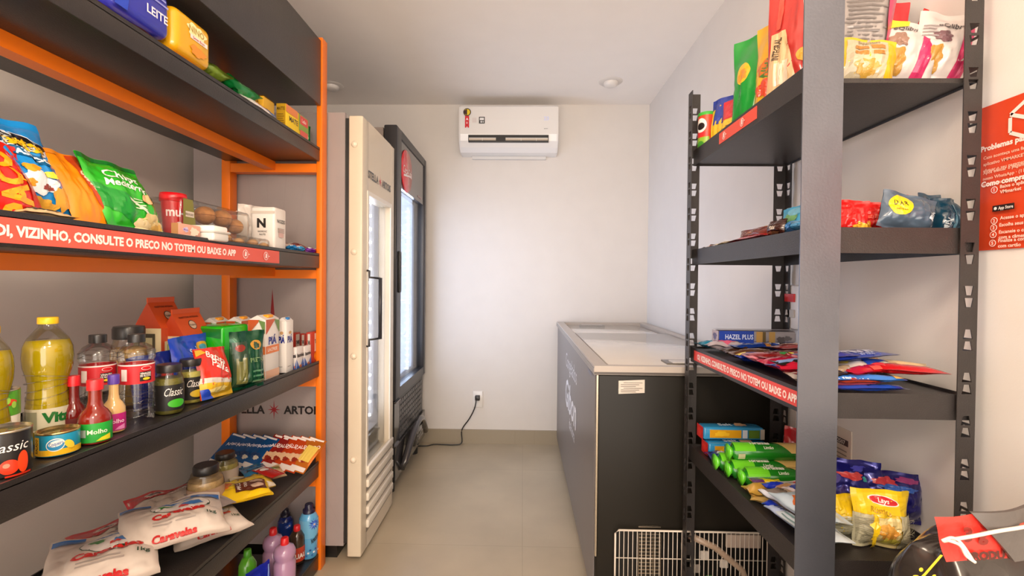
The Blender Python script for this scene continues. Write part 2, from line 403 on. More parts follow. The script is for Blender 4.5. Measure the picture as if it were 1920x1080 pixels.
# ================================================================ AIR CONDITIONER
e=empty('air_conditioner','white wall-mounted split air conditioner high on the back wall','air conditioner',Matrix.Translation((-.113,YB,2.2)))
Wa=.72
pr=[(0,.335),(-.15,.335),(-.175,.33),(-.19,.315),(-.197,.22),(-.198,.115),(-.185,.07),(-.155,.03),(-.11,.004),(0,-.0)]
pr=[(y,z) for y,z in pr]
b=MB(); V=[];F=[];n=len(pr)
for sx,k in ((-Wa/2,.985),(-Wa/2+.012,1),(Wa/2-.012,1),(Wa/2,.985)):
    for y,z in pr: V.append((sx,y*k,.168+(z-.168)*k))
for i in range(3):
    for j in range(n-1): F.append((i*n+j,i*n+j+1,(i+1)*n+j+1,(i+1)*n+j))
F.append(tuple(range(n))); F.append(tuple(range(3*n,4*n))[::-1])
b.add(V,F,'e6e4e2','gloss',False); b.build('housing',e)
b=MB(); b.box(-.29,.29,-.202,-.178,.058,.108,'1e1d1e','plastic'); b.build('air_outlet',e)
b=MB()
for x0,x1 in ((-.285,-.09),(-.02,.285)): 
    b.add([(x0,-.2035,.068),(x1,-.2035,.068),(x1,-.2045,.083),(x0,-.2045,.083)],[(0,1,2,3)],'b9ab98','plastic')
    b.box(x0,x1,-.2045,-.2025,.083,.0865,'e8e8e8','plastic')
for x in (-.19,.09,.2): b.box(x,x+.004,-.2055,-.2025,.066,.087,'cfcac4','plastic')
b.build('louver',e)
b=MB(); Sa=lambda u,v,o: Vector((u,-.1985-o,v))
b.ell(Sa,-.30,.272,.028,.028,'2a2224'); b.ell(Sa,-.30,.272,.022,.022,'e6c91e'); b.quad(Sa,[(-.322,.262),(-.3,.25),(-.3,.294),(-.322,.282)],'3a1c1e')
b.quad(Sa,[(-.315,.16),(-.285,.16),(-.285,.245),(-.315,.245)],'d22630'); b.quad(Sa,[(-.306,.158),(-.294,.158),(-.3,.172),(-.3,.172)],'e6e4e2')
b.text(Sa,'A',-.3,.222,.016,'ffffff'); b.text(Sa,'B',-.3,.195,.014,'f4d0d0'); b.build('energy_ribbon',e,label='red award ribbon sticker with yellow and black rosette')
b=MB(); b.rect(Sa,-.262,.197,-.232,.232,'d8d0ce'); b.rect(Sa,-.214,.190,-.172,.238,'2b2a2c'); b.rect(Sa,-.208,.214,-.178,.232,'e6e6e6'); b.ell(Sa,-.197,.202,.007,.007,'dddddd'); b.ell(Sa,-.183,.202,.004,.007,'dddddd'); b.build('info_sticker',e)
b=MB(); b.text(Sa,'23',.272,.228,.026,'d4dcff'); b.build('temperature_display',e)
b=MB(); b.text(Sa,'agratto',.27,.156,.007,'8a8a8c'); b.build('brand_print',e)
b=MB(); b.box(-.28,.28,-.03,0,-.022,.0,'d4d2d0','plastic'); b.build('mounting_plate',e)
# ================================================================ WALL SOCKETS
def socket(label,S,M,yellow=False):
    e=empty('wall_socket',label,'socket',M)
    b=MB(); b.rbox(-.038,.038,-.009,0,-.062,.062,.003,'e9e6e2','plastic',2); b.build('cover_plate',e)
    b=MB(); b.rbox(-.018,.018,-.05,-.009,-.002,.034,.004,'262224','plastic',2); b.build('plug',e)
    return e
ps=onY(896,748,YB); socket('white wall socket with a black plug low on the back wall',None,Matrix.Translation((ps.x,YB,ps.z)))
b=MB(); p0=onY(893,748,YB-.04); p0.z=ps.z+.01; pts=[p0]
for px,py,yy in ((890,765,3.55),(880,785,3.55),(866,806,3.56),(866,826,3.56)): pts.append(onY(px,py,yy))
p=pts[-1]; pts[-1]=Vector((p.x,3.55,.02))
for px,py in ((852,834),(835,829),(815,829),(800,836)):
    q=onZ(px,py,.006); pts.append(Vector((q.x,min(q.y,3.54),.006)))
pts.append(Vector((-.80,3.50,.006)))
def smooth(P,k=6):
    out=[]
    for i in range(len(P)-1):
        a,b_,c,d=P[max(i-1,0)],P[i],P[i+1],P[min(i+2,len(P)-1)]
        for j in range(k):
            t=j/k; out.append(.5*((2*b_)+(c-a)*t+(2*a-5*b_+4*c-d)*t*t+(3*b_-a-3*c+d)*t**3))
    return out+[P[-1]]
b.tube(smooth(pts),.0045,'1c1a1a','plastic'); 
tag(b.build('power_cord'),'black power cord running from the low wall socket across the floor to the black fridge','cord')
ps=onY(1321,560,YB); socket('white wall socket with black plug above the chest freezer',None,Matrix.Translation((ps.x,YB,ps.z)))
b=MB(); p0=Vector((ps.x,YB-.045,ps.z+.01)); pts=[p0,p0+Vector((0,-.02,-.06)),onY(1319,590,YB-.05),onY(1324,640,YB-.03)]; pts[-1].z=.97
b.tube(smooth(pts),.005,'1c1a1a','plastic'); q=onY(1320,576,YB-.045); b.rbox(q.x-.022,q.x+.022,q.y-.02,q.y+.02,q.z-.03,q.z+.03,.006,'e0a21c','plastic',2)
tag(b.build('power_cord'),'black cord with a yellow tag hanging from the socket above the freezer','cord')
# ================================================================ CREAM FRIDGE
DX=-.707; Y0,Y1=2.05,2.56; ZT=1.972
e=empty('display_fridge','tall cream upright glass-door fridge with red star emblem on its grey side','fridge',Matrix.Translation((0,0,0)))
b=MB()
bx0,bx1=-1.46,-.785
b.box(bx0,bx1,Y0,Y0+.02,.07,ZT+.012,'9c9290','graypaint')
b.box(bx0,bx1,Y1-.02,Y1,.07,ZT+.012,'a9a09d','graypaint'); b.box(bx0,bx0+.02,Y0+.02,Y1-.02,.07,ZT+.012,'c9c4c0','graypaint')
b.box(bx0+.02,bx1,Y0+.02,Y1-.02,ZT-.17,ZT+.012,'b9b2ae','graypaint'); b.box(bx0+.02,bx1,Y0+.02,Y1-.02,.07,.46,'b9b2ae','graypaint')
Ss=lambda u,v,o: Vector((u,Y0-o,v))
c0=onY(511,700,Y0)
for i in range(64):
    a=2*math.pi*i/64+.03; r0=.10; r1=.95
    p=[]
    for rr,wd in ((r0,.0003),(r1,.0011)):
        uu=c0.x+rr*math.cos(a); vv=c0.z+rr*math.sin(a); p.append((uu,vv,wd))
    # clip to the panel
    t=1.0
    for (lo,hi,idx) in ((bx0+.01,bx1-.01,0),(.08,ZT,1)):
        A=p[0][idx];B=p[1][idx]
        if B>hi: t=min(t,(hi-A)/(B-A))
        if B<lo: t=min(t,(lo-A)/(B-A))
    if t<=.05: continue
    u1=p[0][0]+(p[1][0]-p[0][0])*t; v1=p[0][1]+(p[1][1]-p[0][1])*t; nx,nz=-math.sin(a),math.cos(a)
    b.lay=0; b.quad(Ss,[(p[0][0]-nx*.0003,p[0][1]-nz*.0003),(p[0][0]+nx*.0003,p[0][1]+nz*.0003),(u1+nx*.001,v1+nz*.001),(u1-nx*.0006,v1-nz*.0006)],'978e8c',n=1)
b.build('cabinet',e)
b=MB(); cc=onY(514,768,Y0)
q=onY(511,541,Y0); bb=onY(511,592,Y0)
b.quad(Ss,[(bb.x-.012,bb.z-.03),(bb.x,bb.z-.16),(bb.x+.012,bb.z-.03),(q.x,q.z)],'8f1a22',n=1)
b.star(Ss,cc.x,cc.z,.030,.008,'9c1c26',8,long=1.5)
a1=onY(532,768,Y0); a2=onY(497,768,Y0)
b.text(Ss,'ARTOIS',a1.x,cc.z,.034,'1d1a1c',align='l',maxw=.185,bold=.035); b.text(Ss,'STELLA',a2.x,cc.z,.034,'1d1a1c',align='r',maxw=.185,bold=.035)
b.build('side_emblem',e)
b=MB()
for g_ in ((Y0+.006,Y0+.024,.08,ZT-.01),(Y1-.024,Y1-.006,.08,ZT-.01),(Y0+.024,Y1-.024,ZT-.17,ZT-.01),(Y0+.024,Y1-.024,.08,.465)): b.box(bx1,DX-.0615,*g_,'2a2826','plastic')
b.build('door_gasket',e)
b=MB(); b.box(bx0+.05,bx1-.04,Y0+.03,Y1-.03,.0,.07,'1a1918','plastic'); b.build('plinth',e)
# door slab with window opening
def winpt(px,py): p=onX(px,py,DX); return p.y,p.z
wy0,wy1=2.05+.085,2.56-.075; wz1=winpt(683,362)[1]; wz0=winpt(688,880)[1]
b=MB()
dm='cream'
nodemat('cream',.3,coat=.15,var=.02)
x0=DX-.062
b.rbox(x0,DX,Y0,wy0,.02,ZT,.006,'d9cbb4','cream',3); b.rbox(x0,DX,wy1,Y1,.02,ZT,.006,'d9cbb4','cream',3)
b.box(x0+.002,DX-.0005,wy0-.008,wy1+.008,wz1,ZT-.001,'d9cbb4','cream'); b.box(x0+.002,DX-.0005,wy0-.008,wy1+.008,.021,wz0,'d9cbb4','cream')
dr=b.build('door',e)
b=MB(); g=.006
for (ya,yb,za,zb) in ((wy0-.02,wy0,wz0-.02,wz1+.02),(wy1,wy1+.02,wz0-.02,wz1+.02),(wy0,wy1,wz1,wz1+.02),(wy0,wy1,wz0-.02,wz0)): b.box(DX-.002,DX+.003,ya,yb,za,zb,'e9e2d6','plastic')
b.build('window_trim',dr)
b=MB(); b.box(DX-.03,DX-.026,wy0,wy1,wz0,wz1,'ffffff','glass'); b.build('glass_pane',dr)
Sd=lambda u,v,o: Vector((DX+o,u,v))
b=MB(); L=onX(705,312,DX); 
b.text(Sd,'STELLA',2.275,1.735,.034,'26201f',align='r',maxw=.15,bold=.035); b.text(Sd,'ARTOIS',2.335,1.735,.034,'26201f',align='l',maxw=.15,bold=.035); b.star(Sd,2.305,1.735,.026,.007,'cc3333',8,long=1.3)
b.text(Sd,'metalfrio',2.22,.52,.018,'4a4644',align='l')
b.build('door_print',dr)
b=MB()
for i in range(5):
    z=.115+i*.062
    b.rbox(DX-.004,DX+.012,2.12,2.53,z,z+.036,.004,'e3dacb','cream',2); b.box(DX-.003,DX+.0008,2.12,2.53,z-.020,z,'7f766a','plastic')
b.build('vent_louver',dr)
for z in (1.845,1.375,.915,.455):
    b=MB(); b.lathe([(.0,.012),(.010,.010),(.014,.004),(.014,0)],20,'e6d8c2','gloss',caps=False)
    b.build('hinge_cap',dr,Matrix.Translation((DX-.035,Y0,z))@Matrix.Rotation(math.radians(90),4,'X'))
b=MB(); ha=onX(681,507,DX).z; hb=onX(681,652,DX).z; hy=2.115
b.tube([(DX,hy,ha),(DX+.012,hy,ha),(DX+.012,hy,ha-.03),(DX+.055,hy+.02,ha-.035)],.005,'1c1b1d','plastic')
b.tube([(DX,hy,hb),(DX+.012,hy,hb),(DX+.012,hy,hb+.03),(DX+.055,hy+.02,hb+.035)],.005,'1c1b1d','plastic')
b.tube([(DX+.055,hy+.02,ha-.032),(DX+.055,hy+.02,hb+.032)],.009,'2a2a30','plastic')
b.build('door_handle',dr,label='black wire bracket handle')
# interior
def interior(e,x0,x1,ya,yb,za,zb,wall,nled,shelves,glow='eef2ff'):
    b=MB(); t=.004
    b.box(x0,x0+t,ya,yb,za,zb,wall); b.box(x0+t,x1,ya,ya+t,za,zb,wall); b.box(x0+t,x1,yb-t,yb,za,zb,wall); b.box(x0+t,x1,ya+t,yb-t,zb-t,zb,wall); b.box(x0+t,x1,ya+t,yb-t,za,za+t,wall)
    b.build('inner_liner',e)
    for yy,sg in ((ya+t,1),(yb-t-.012,-1)):
        b=MB(); b.box(x1-.05,x1-.03,yy,yy+.012,za+.02,zb-.02,'f0f0f0','plastic')
        for i in range(nled):
            z=za+.05+(zb-za-.1)*i/(nled-1); yc=yy+(.0135 if sg>0 else -.0015)
            b.rbox(x1-.049,x1-.031,yc-.0015,yc+.0015,z-.006,z+.006,.001,glow,'glow',1)
        b.build('led_strip',e)
    for z in shelves:
        b=MB()
        for i in range(9):
            xx=x0+.04+(x1-.10-x0)*i/8; b.tube([(xx,ya+t,z),(xx,yb-t,z)],.0025,'e8e8ea','chrome',5)
        for yy in (ya+.02,(ya+yb)/2,yb-.02): b.tube([(x0+.03,yy,z-.004),(x1-.05,yy,z-.004)],.003,'e8e8ea','chrome',5)
        b.tube([(x1-.05,ya+t,z+.012),(x1-.05,yb-t,z+.012)],.004,'f0f0f2','chrome',6)
        b.build('wire_shelf',e)
sh1=[.56,.80,1.04,1.28,1.52]
interior(e,bx0+.03,bx1-.002,Y0+.022,Y1-.022,.47,ZT-.18,'cfd0d8',18,sh1)
# ================================================================ BLACK FRIDGE
CX=-.72; C0,C1=2.655,3.47; CT=2.135
e2=empty('display_fridge','tall black glass-door drinks fridge with round red logo beside the back wall','fridge',Matrix.Translation((0,0,0)))
cx0,cx1=-1.42,-.80
b=MB(); 
b.box(cx0,cx1,C0+.005,C0+.03,.05,CT-.015,'8d827c','graypaint'); b.box(cx0,cx1,C1-.03,C1,.05,CT-.015,'4a4646','graypaint'); b.box(cx0,cx0+.02,C0+.03,C1-.03,.05,CT-.015,'4a4646','graypaint')
b.box(cx0+.02,cx1,C0+.03,C1-.03,CT-.32,CT-.015,'5a5454','graypaint'); b.box(cx0+.02,cx1,C0+.03,C1-.03,.05,.5,'2a2829','graypaint')
b.build('cabinet',e2)
ch='2b2a2d'
b=MB(); wa,wb=C0+.11,C1-.055; z0=onX(760,790,CX).z; z0=.62; z1=1.80
b.rbox(CX-.075,CX,C0,wa,.56,CT,.008,ch,'graypaint',3); b.rbox(CX-.075,CX,wb,C1,.56,CT,.008,ch,'graypaint',3)
b.box(CX-.073,CX-.002,wa-.01,wb+.01,CT-.05,CT-.001,ch,'graypaint'); b.box(CX-.073,CX-.002,wa-.01,wb+.01,.561,z0,ch,'graypaint')
b.box(CX-.03,CX-.008,wa-.01,wb+.01,z1,CT-.05,'4a4648','gloss')
dr2=b.build('door',e2)
b=MB(); b.box(CX-.03,CX-.026,wa,wb,z0,z1,'ffffff','glass'); b.build('glass_pane',dr2)
Sc=lambda u,v,o: Vector((CX-.006+o,u,v))
b=MB(); b.lathe([(0,.006),(.125,.006),(.130,.003),(.130,0)],48,'d8202c','gloss',caps=False)
S3=lambda u,v,o: Vector((u,v,.0062+o))
b.text(S3,'Coca-Cola',0,.0,.048,'f6e8e6',maxw=.215,shear=.25,bold=.01); b.quad(S3,[(-.09,-.045),(.09,-.02),(.09,-.012),(-.09,-.032)],'f6e8e6')
b.build('round_logo',dr2,Matrix.Translation((CX-.006,C0+.245,1.925))@Matrix.Rotation(math.radians(90),4,'Z')@Matrix.Rotation(math.radians(90),4,'X'),label='round red logo disc')
b=MB(); b.text(Sc,'refrescante',wb-.14,z1+.035,.018,'b98a8a'); b.build('door_print',dr2)
b=MB(); b.rbox(CX-.001,CX+.012,C0+.035,C0+.075,1.18,1.42,.005,'1c1b1d','plastic',2); b.box(CX+.004,CX+.014,C0+.048,C0+.062,1.2,1.4,'4a484c','plastic'); b.build('door_handle',dr2)
b=MB()
b.box(CX-.09,CX-.02,C0,C1,.10,.555,'1b1a1b','plastic')
for i in range(13):
    for j in range(7):
        yy=C0+.16+i*.047; zz=.30+j*.034
        if yy+.03<C1: b.box(CX-.021,CX-.015,yy,yy+.032,zz,zz+.020,'5b5858','plastic')
b.box(CX-.02,CX-.006,C0,C0+.11,.30,.555,'232123','gloss'); b.box(CX-.02,CX+.0,C0,C1,.10,.29,'2b2a2b','gloss')
b.box(CX-.01,CX+.004,C0,C0+.1,.545,.553,'8f8b8b','chrome'); b.box(CX-.01,CX+.004,C0,C0+.1,.292,.30,'8f8b8b','chrome')
b.build('kick_grille',e2)
b=MB(); Sg=lambda u,v,o: Vector((CX+.036+o,u,v))
pts=[(CX+.0,C0+.14,.12)]
for i in range(9):
    t=i/8; pts.append((CX+.02+.02*math.sin(t*math.pi),C0+.14+t*.6,.16+.17*math.sin(t*math.pi)))
b.tube(pts,.022,'3d3a3b','gloss',10); b.rbox(CX+.0,CX+.035,C0+.36,C0+.62,.17,.27,.01,'1b1a1b','gloss',2); b.text(Sg,'Fanta',C0+.49,.22,.06,'8a8888',maxw=.22)
b.build('kick_bumper',e2)
for yy in (C0+.1,C1-.1):
    b=MB(); b.lathe([(.03,0),(.03,.05)],16,'1a1919'); b.build('foot',e2,Matrix.Translation((-.78,yy,.0)))
    b=MB(); b.lathe([(.03,0),(.03,.05)],16,'1a1919'); b.build('foot',e2,Matrix.Translation((-1.35,yy,.0)))
b=MB(); b.box(-1.38,-.81,C0+.02,C1-.02,.05,.10,'1a1919'); b.build('plinth',e2)
sh2=[.62,.86,1.10,1.34,1.58]
interior(e2,cx0+.03,cx1-.002,C0+.035,C1-.035,.51,CT-.33,'aebfd4',26,sh2,'d8e8ff')
# drinks in the fridges
def drink(nm,x,y,z,R,H,col,cap,label,group,band):
    e=empty(nm,label,'drink',Matrix.Translation((x,y,z)),group)
    if nm=='drink_bottle':
        b=MB(); b.lathe([(R*.9,0),(R,.01),(R,H*.55),(R*.8,H*.68),(R*.38,H*.84),(R*.38,H*.94)],16,col,'gloss'); b.build('bottle_body',e)
        b=MB(); b.lathe([(R*1.02,H*.2),(R*1.02,H*.45)],16,band,'card',caps=False); b.build('label_band',e)
        b=MB(); b.lathe([(R*.45,H*.93),(R*.45,H)],12,cap,'plastic'); b.build('cap',e)
    else:
        b=MB(); b.lathe([(R*.8,0),(R,.012),(R,H*.9),(R*.8,H)],16,col,'gloss'); b.lathe([(R*1.01,H*.25),(R*1.01,H*.7)],16,band,'card',caps=False); b.build('can_body',e)
cols1=[('3b2a10','e9e4d8'),('e8e6e0','c0392b'),('1f4e2a','e8e0c8'),('c9a227','2a2a2a'),('e9e9ee','2a5ab0')]
for si,z in enumerate(sh1):
    for k in range(4):
        c,bd=cols1[(si)%5]; nm='drink_bottle' if si%2==0 else 'drink_can'
        drink(nm,-.90,Y0+.085+k*.105,z+.004,.032,.19 if si%2==0 else .125,c,'d0b040',('drink bottle' if si%2==0 else 'drink can')+' lined up on the %s shelf inside the cream fridge'%['lowest','second lowest','middle','second highest','top'][si],'drinks in the cream fridge, shelf %s'%['one','two','three','four','five'][si],bd)
cols2=[('d8dfe8','2d6fb8'),('c81e28','e8e8e8'),('e07a1c','e8e8e8'),('cfe0ea','1f8a4a'),('7fb0d8','e9e9f2')]
for si,z in enumerate(sh2):
    for k in range(6):
        c,bd=cols2[si]; drink('drink_bottle',-.93,C0+.11+k*.118,z+.004,.034,.20,c,'e8e8e8','drink bottle lined up on the %s shelf inside the black fridge'%['lowest','second lowest','middle','second highest','top'][si],'drinks in the black fridge, shelf %s'%['one','two','three','four','five'][si],bd)
# ================================================================ CHEST FREEZER
FX0,FX1=.262,.93; FY0,FY1=1.70,3.575; FT=.948
e=empty('chest_freezer','long black chest freezer with pale sliding glass top along the right wall','freezer',Matrix.Translation((0,0,0)))
b=MB(); b.rbox(FX0+.012,FX1,FY0+.012,FY1,.07,FT-.03,.012,'1d1a15','darkpaint',3)
b.build('body',e)
b=MB(); b.box(FX0+.008,FX0+.014,FY0+.03,FY1-.01,.07,FT-.035,'6e6867','graypaint'); b.build('side_panel',e,label='grey side panel')
Sf=lambda u,v,o: Vector((FX0+.008-o,-u,v))
b=MB()
def fpt(px,py): p=onX(px,py,FX0+.008); return -p.y,p.z
a0=fpt(1058,650)[0]; a1=fpt(1088,735)[0]
b.text(Sf,'Congelados',(a0+a1)/2,fpt(1072,690)[1],.085,'e8e6e8',maxw=abs(a1-a0)*1.05,bold=.0)
a0=fpt(1060,715)[0]; a1=fpt(1081,795)[0]
b.text(Sf,'Gibon',(a0+a1)/2,fpt(1070,752)[1],.16,'f0eef0',maxw=abs(a1-a0)*1.15,bold=.02,shear=.2)
b.text(Sf,'da hora',(a0+a1)/2+.1,fpt(1078,822)[1],.06,'e8e6e8',maxw=.35,bold=.01)
b.text(Sf,'metalfrio',fpt(1107,692)[0],fpt(1107,697)[1],.022,'5b6a9a')
b.build('side_lettering',e)
b=MB(); rim='b5aca4'; Z0,Z1=FT-.032,FT; iw=.05
for bx in ((FX0,FX0+iw,FY0,FY1),(FX1-iw,FX1,FY0,FY1),(FX0+iw,FX1-iw,FY0,FY0+.03),(FX0+iw,FX1-iw,FY1-iw,FY1)): b.box(*bx,Z0,Z1,rim,'graypaint')
b.box(FX0-.002,FX0+.0,FY0,FY1,Z0+.004,Z1-.008,'8b847d','graypaint'); b.box(FX0,FX1,FY0-.003,FY0,Z0+.002,Z0+.010,'5a5450','graypaint')
b.box(FX0+iw,FX1-iw,FY0+.03,FY1-iw,Z0-.02,Z0+.004,'8a8480','graypaint')
b.build('top_rim',e)
b=MB()
ym=(FY0+FY1)/2+.15
b.rbox(FX0+iw+.02,FX1-iw-.02,ym,FY1-iw-.01,Z0+.004,Z0+.014,.003,'d9d3cb','gloss',2)
lid=b.build('sliding_lid',e,label='rear pale sliding glass lid')
b=MB(); b.box(.42,.60,FY1-iw-.10,FY1-iw-.045,Z0+.014,Z0+.022,'8e8a86','plastic'); b.box(.435,.585,FY1-iw-.09,FY1-iw-.055,Z0+.022,Z0+.0225,'c5c0ba','plastic'); b.build('lid_handle',lid)
b=MB(); b.rbox(FX0+iw+.01,FX1-iw-.01,FY0+.05,ym+.06,Z0+.018,Z0+.028,.003,'d6cfc6','gloss',2)
lid=b.build('sliding_lid',e,label='front pale sliding glass lid')
b=MB(); b.box(.545,.80,FY0+.07,FY0+.15,Z0+.028,Z0+.034,'6a6560','plastic'); b.box(.565,.80,FY0+.065,FY0+.12,Z0+.034,Z0+.037,'d8d3cc','plastic'); b.build('lid_handle',lid)
b=MB(); b.box(FX0+.010,FX0+.016,FY0+.006,FY0+.012,.25,FT-.035,'b5aa98','chrome'); b.build('corner_trim',e)
Sn=lambda u,v,o: Vector((u,FY0+.011-o,v))
b=MB(); l0=onY(1161,714,FY0); l1=onY(1210,739,FY0)
b.quad(Sn,[(l0.x,l1.z-.003),(l1.x,l1.z+.002),(l1.x,l0.z+.003),(l0.x,l0.z-.002)],'cfc6bb')
for i in range(6):
    z=l0.z-.008-i*.0065; b.rect(Sn,l0.x+.008+(.01 if i in(0,3) else 0),z-.002,l1.x-.008-.012*(i%3),z,'6d655d',n=1)
b.build('notice_sticker',e)
# grille
b=MB(); gx0,gx1=onY(1153,995,FY0).x,onY(1438,995,FY0).x; gz=onY(1200,993,FY0).z
b.box(gx0+.01,gx1-.01,FY0+.009,FY0+.0115,.075,gz-.01,'0f0e0d','plastic'); b.build('compressor_opening',e)
b=MB(); yg=FY0-.006
b.tube([(gx0,yg,.09),(gx0,yg,gz-.012),(gx0+.012,yg,gz),(gx1-.012,yg,gz),(gx1,yg,gz-.012),(gx1,yg,.09)],.0035,'d9cfc2','plastic',6)
for i in range(1,34):
    x=gx0+(gx1-gx0)*i/34; b.tube([(x,yg+.003,.09),(x,yg+.003,gz)],.0017,'cfc5b8','plastic',5)
for z in (.12,.25): b.tube([(gx0,yg+.007,z),(gx1,yg+.007,z)],.002,'cfc5b8','plastic',5)
b.build('wire_grille',e)
b=MB()
for i in range(22): z=.09+i*.013; b.box(gx0+.085,gx0+.165,FY0+.0,FY0+.009,z,z+.004,'b5a998','chrome')
for i in range(4): x=gx0+.085+i*.0265; b.box(x,x+.002,FY0-.002,FY0+.009,.085,gz-.012,'b5a998','chrome')
b.build('condenser_fins',e)
b=MB(); b.tube([(gx0+.27,FY0+.004,gz-.02),(gx0+.36,FY0+.004,gz-.06),(gx0+.46,FY0+.004,gz-.14),(gx0+.50,FY0+.004,.1)],.012,'a8927f','plastic',8); b.rbox(gx0+.40,gx1-.02,FY0-.001,FY0+.009,gz-.06,gz-.012,.003,'b3a294','card',2)
for k,(xx,zz) in enumerate(((.28,.2),(.33,.16),(.38,.22),(.24,.28),(.45,.15),(.31,.25))): b.rbox(gx0+xx,gx0+xx+.03,FY0-.001,FY0+.009,zz,zz+.03,.003,('8a8078','3f7a3a','b8b0a8','756a60','9a5a40','b8b0a8')[k],'plastic',1)
b.build('compressor_parts',e)
for xx in (FX0+.06,FX1-.06):
    for yy in (FY0+.08,FY1-.08):
        b=MB(); b.lathe([(.025,0),(.025,.07)],14,'1a1818'); b.build('foot',e,Matrix.Translation((xx,yy,0)))
# ================================================================ RIGHT WALL FITTINGS
Sw=lambda u,v,o: Vector((XR-.004-o,-u,v))
def wpt(px,py): p=onX(px,py,XR-.004); return -p.y,p.z
A=wpt(1837,205); B=wpt(1837,470)
ut=A[0]-.004; ub=.0-.42
b=MB(); b.box(XR-.004,XR-.0005,-ub,-ut,B[1],A[1],'c9401c','card')
def ptext(t,px,py,h,mw=None,al='l',bold=.02,c='f3ded6'):
    u,v=wpt(px,py); b.text(Sw,t,u,v,h,c,align=al,maxw=mw,bold=bold)
e=None
ptext('Problemas para',1840,281,.0105,.095,bold=.04)
for k,t in enumerate(('Caso aconteça uma falha','aplicativo VMMARKET,','efetuar o seu pagamento')): u,v=wpt(1845,297+k*12); b.text(Sw,t,u,v-.0,.0062,'eeb8a2',align='l',maxw=.1)
for k,t in enumerate(('Após efetuar o pagamento','nosso WhatsApp · (11)','juntamente com o comp')): u,v=wpt(1845,325+k*11); b.text(Sw,t,u,v,.0062,'eeb8a2',align='l',maxw=.1)
ptext('Como comprar',1842,347,.0105,.092,bold=.04)
for n,px,py,t in ((1,1867,356,('Baixe o aplicativo','VMmarket')),(2,1868,414,('Acesse o aplicativo',)),(3,1868,427,('Escolha seus produtos',)),(4,1868,440,('Escaneie o código','com a câmera')),(5,1868,456,('Finalize a compra','com cartão'))):
    u,v=wpt(px,py); b.ell(Sw,u,v,.0068,.0068,'f3ded6'); b.ell(Sw,u,v,.0055,.0055,'c9401c'); b.text(Sw,str(n),u,v,.0065,'f3ded6')
    for k,s in enumerate(t): b.text(Sw,s,u+.012,v+.004-k*.0105,.0065,'f3d2c4',align='l',maxw=.08)
u,v=wpt(1869,392); b.rect(Sw,u,v-.006,u+.042,v+.006,'2a1c1c'); b.ell(Sw,u+.006,v,.003,.003,'e8e8e8'); b.text(Sw,'App Store',u+.012,v,.006,'e8e0dc',align='l',maxw=.028)
# open-box emblem
u,v=wpt(1896,215); s=.055
def ln(u0,v0,u1,v1,wd=.007):
    d=Vector((u1-u0,v1-v0)); n=Vector((-d.y,d.x)).normalized()*wd/2; b.lay=3; b.quad(Sw,[(u0-n.x,v0-n.y),(u1-n.x,v1-n.y),(u1+n.x,v1+n.y),(u0+n.x,v0+n.y)],'f0dad2',n=1)
for q in ((0,0,.035,.022),(.035,.022,.07,0),(0,0,.035,-.018),(.035,-.018,.07,0),(0,-.006,0,-.035),(0,-.035,.035,-.055),(.035,-.018,.035,-.06),(.07,-.006,.07,-.035),(.035,-.055,.07,-.035)): ln(u+q[0],v+q[1],u+q[2],v+q[3])
tag(b.build('wall_poster'),'orange red instruction poster with white text and box emblem on the right wall','poster')
# breaker box with conduit
e=empty('switch_box','white electrical box with red switch and conduit on the right wall','electrical box',Matrix.Translation((0,0,0)))
p=onX(1490,576,XR-.03); by,bz=p.y,p.z
b=MB(); b.rbox(XR-.04,XR,by-.05,by+.05,bz-.075,bz+.075,.006,'dfdad6','plastic',2); b.build('housing',e)
b=MB(); b.box(XR-.046,XR-.04,by-.02,by+.034,bz+.018,bz+.045,'c8282c','plastic'); b.build('red_switch',e)
b=MB(); b.rbox(XR-.044,XR-.04,by-.02,by+.03,bz-.035,bz-.008,.001,'b9b4ae','plastic',1); b.build('outlet',e)
b=MB(); b.box(XR-.03,XR,by-.02,by+.02,bz+.075,ZC-.3,'dcd8d6','plastic'); b.box(XR-.03,XR,by-.02,by+.02,.12,bz-.075,'dcd8d6','plastic'); b.build('conduit',e)
p=onX(1580,840,XR); b=MB(); b.box(XR-.004,XR,p.y-.04,p.y+.04,p.z-.06,p.z+.06,'cfc2b4','card'); S=lambda u,v,o: Vector((XR-.004-o,p.y-u,p.z+v))
b.rect(S,-.03,.012,.03,.03,'2a2624'); b.text(S,'2507',0,.021,.012,'d8d0c8')
for i in range(4): b.rect(S,-.03,-.006-i*.012,.025,-.002-i*.012,'8a7f74',n=1)
tag(b.build('wall_tag'),'small cream printed tag with a black number box on the lower right wall','sign')
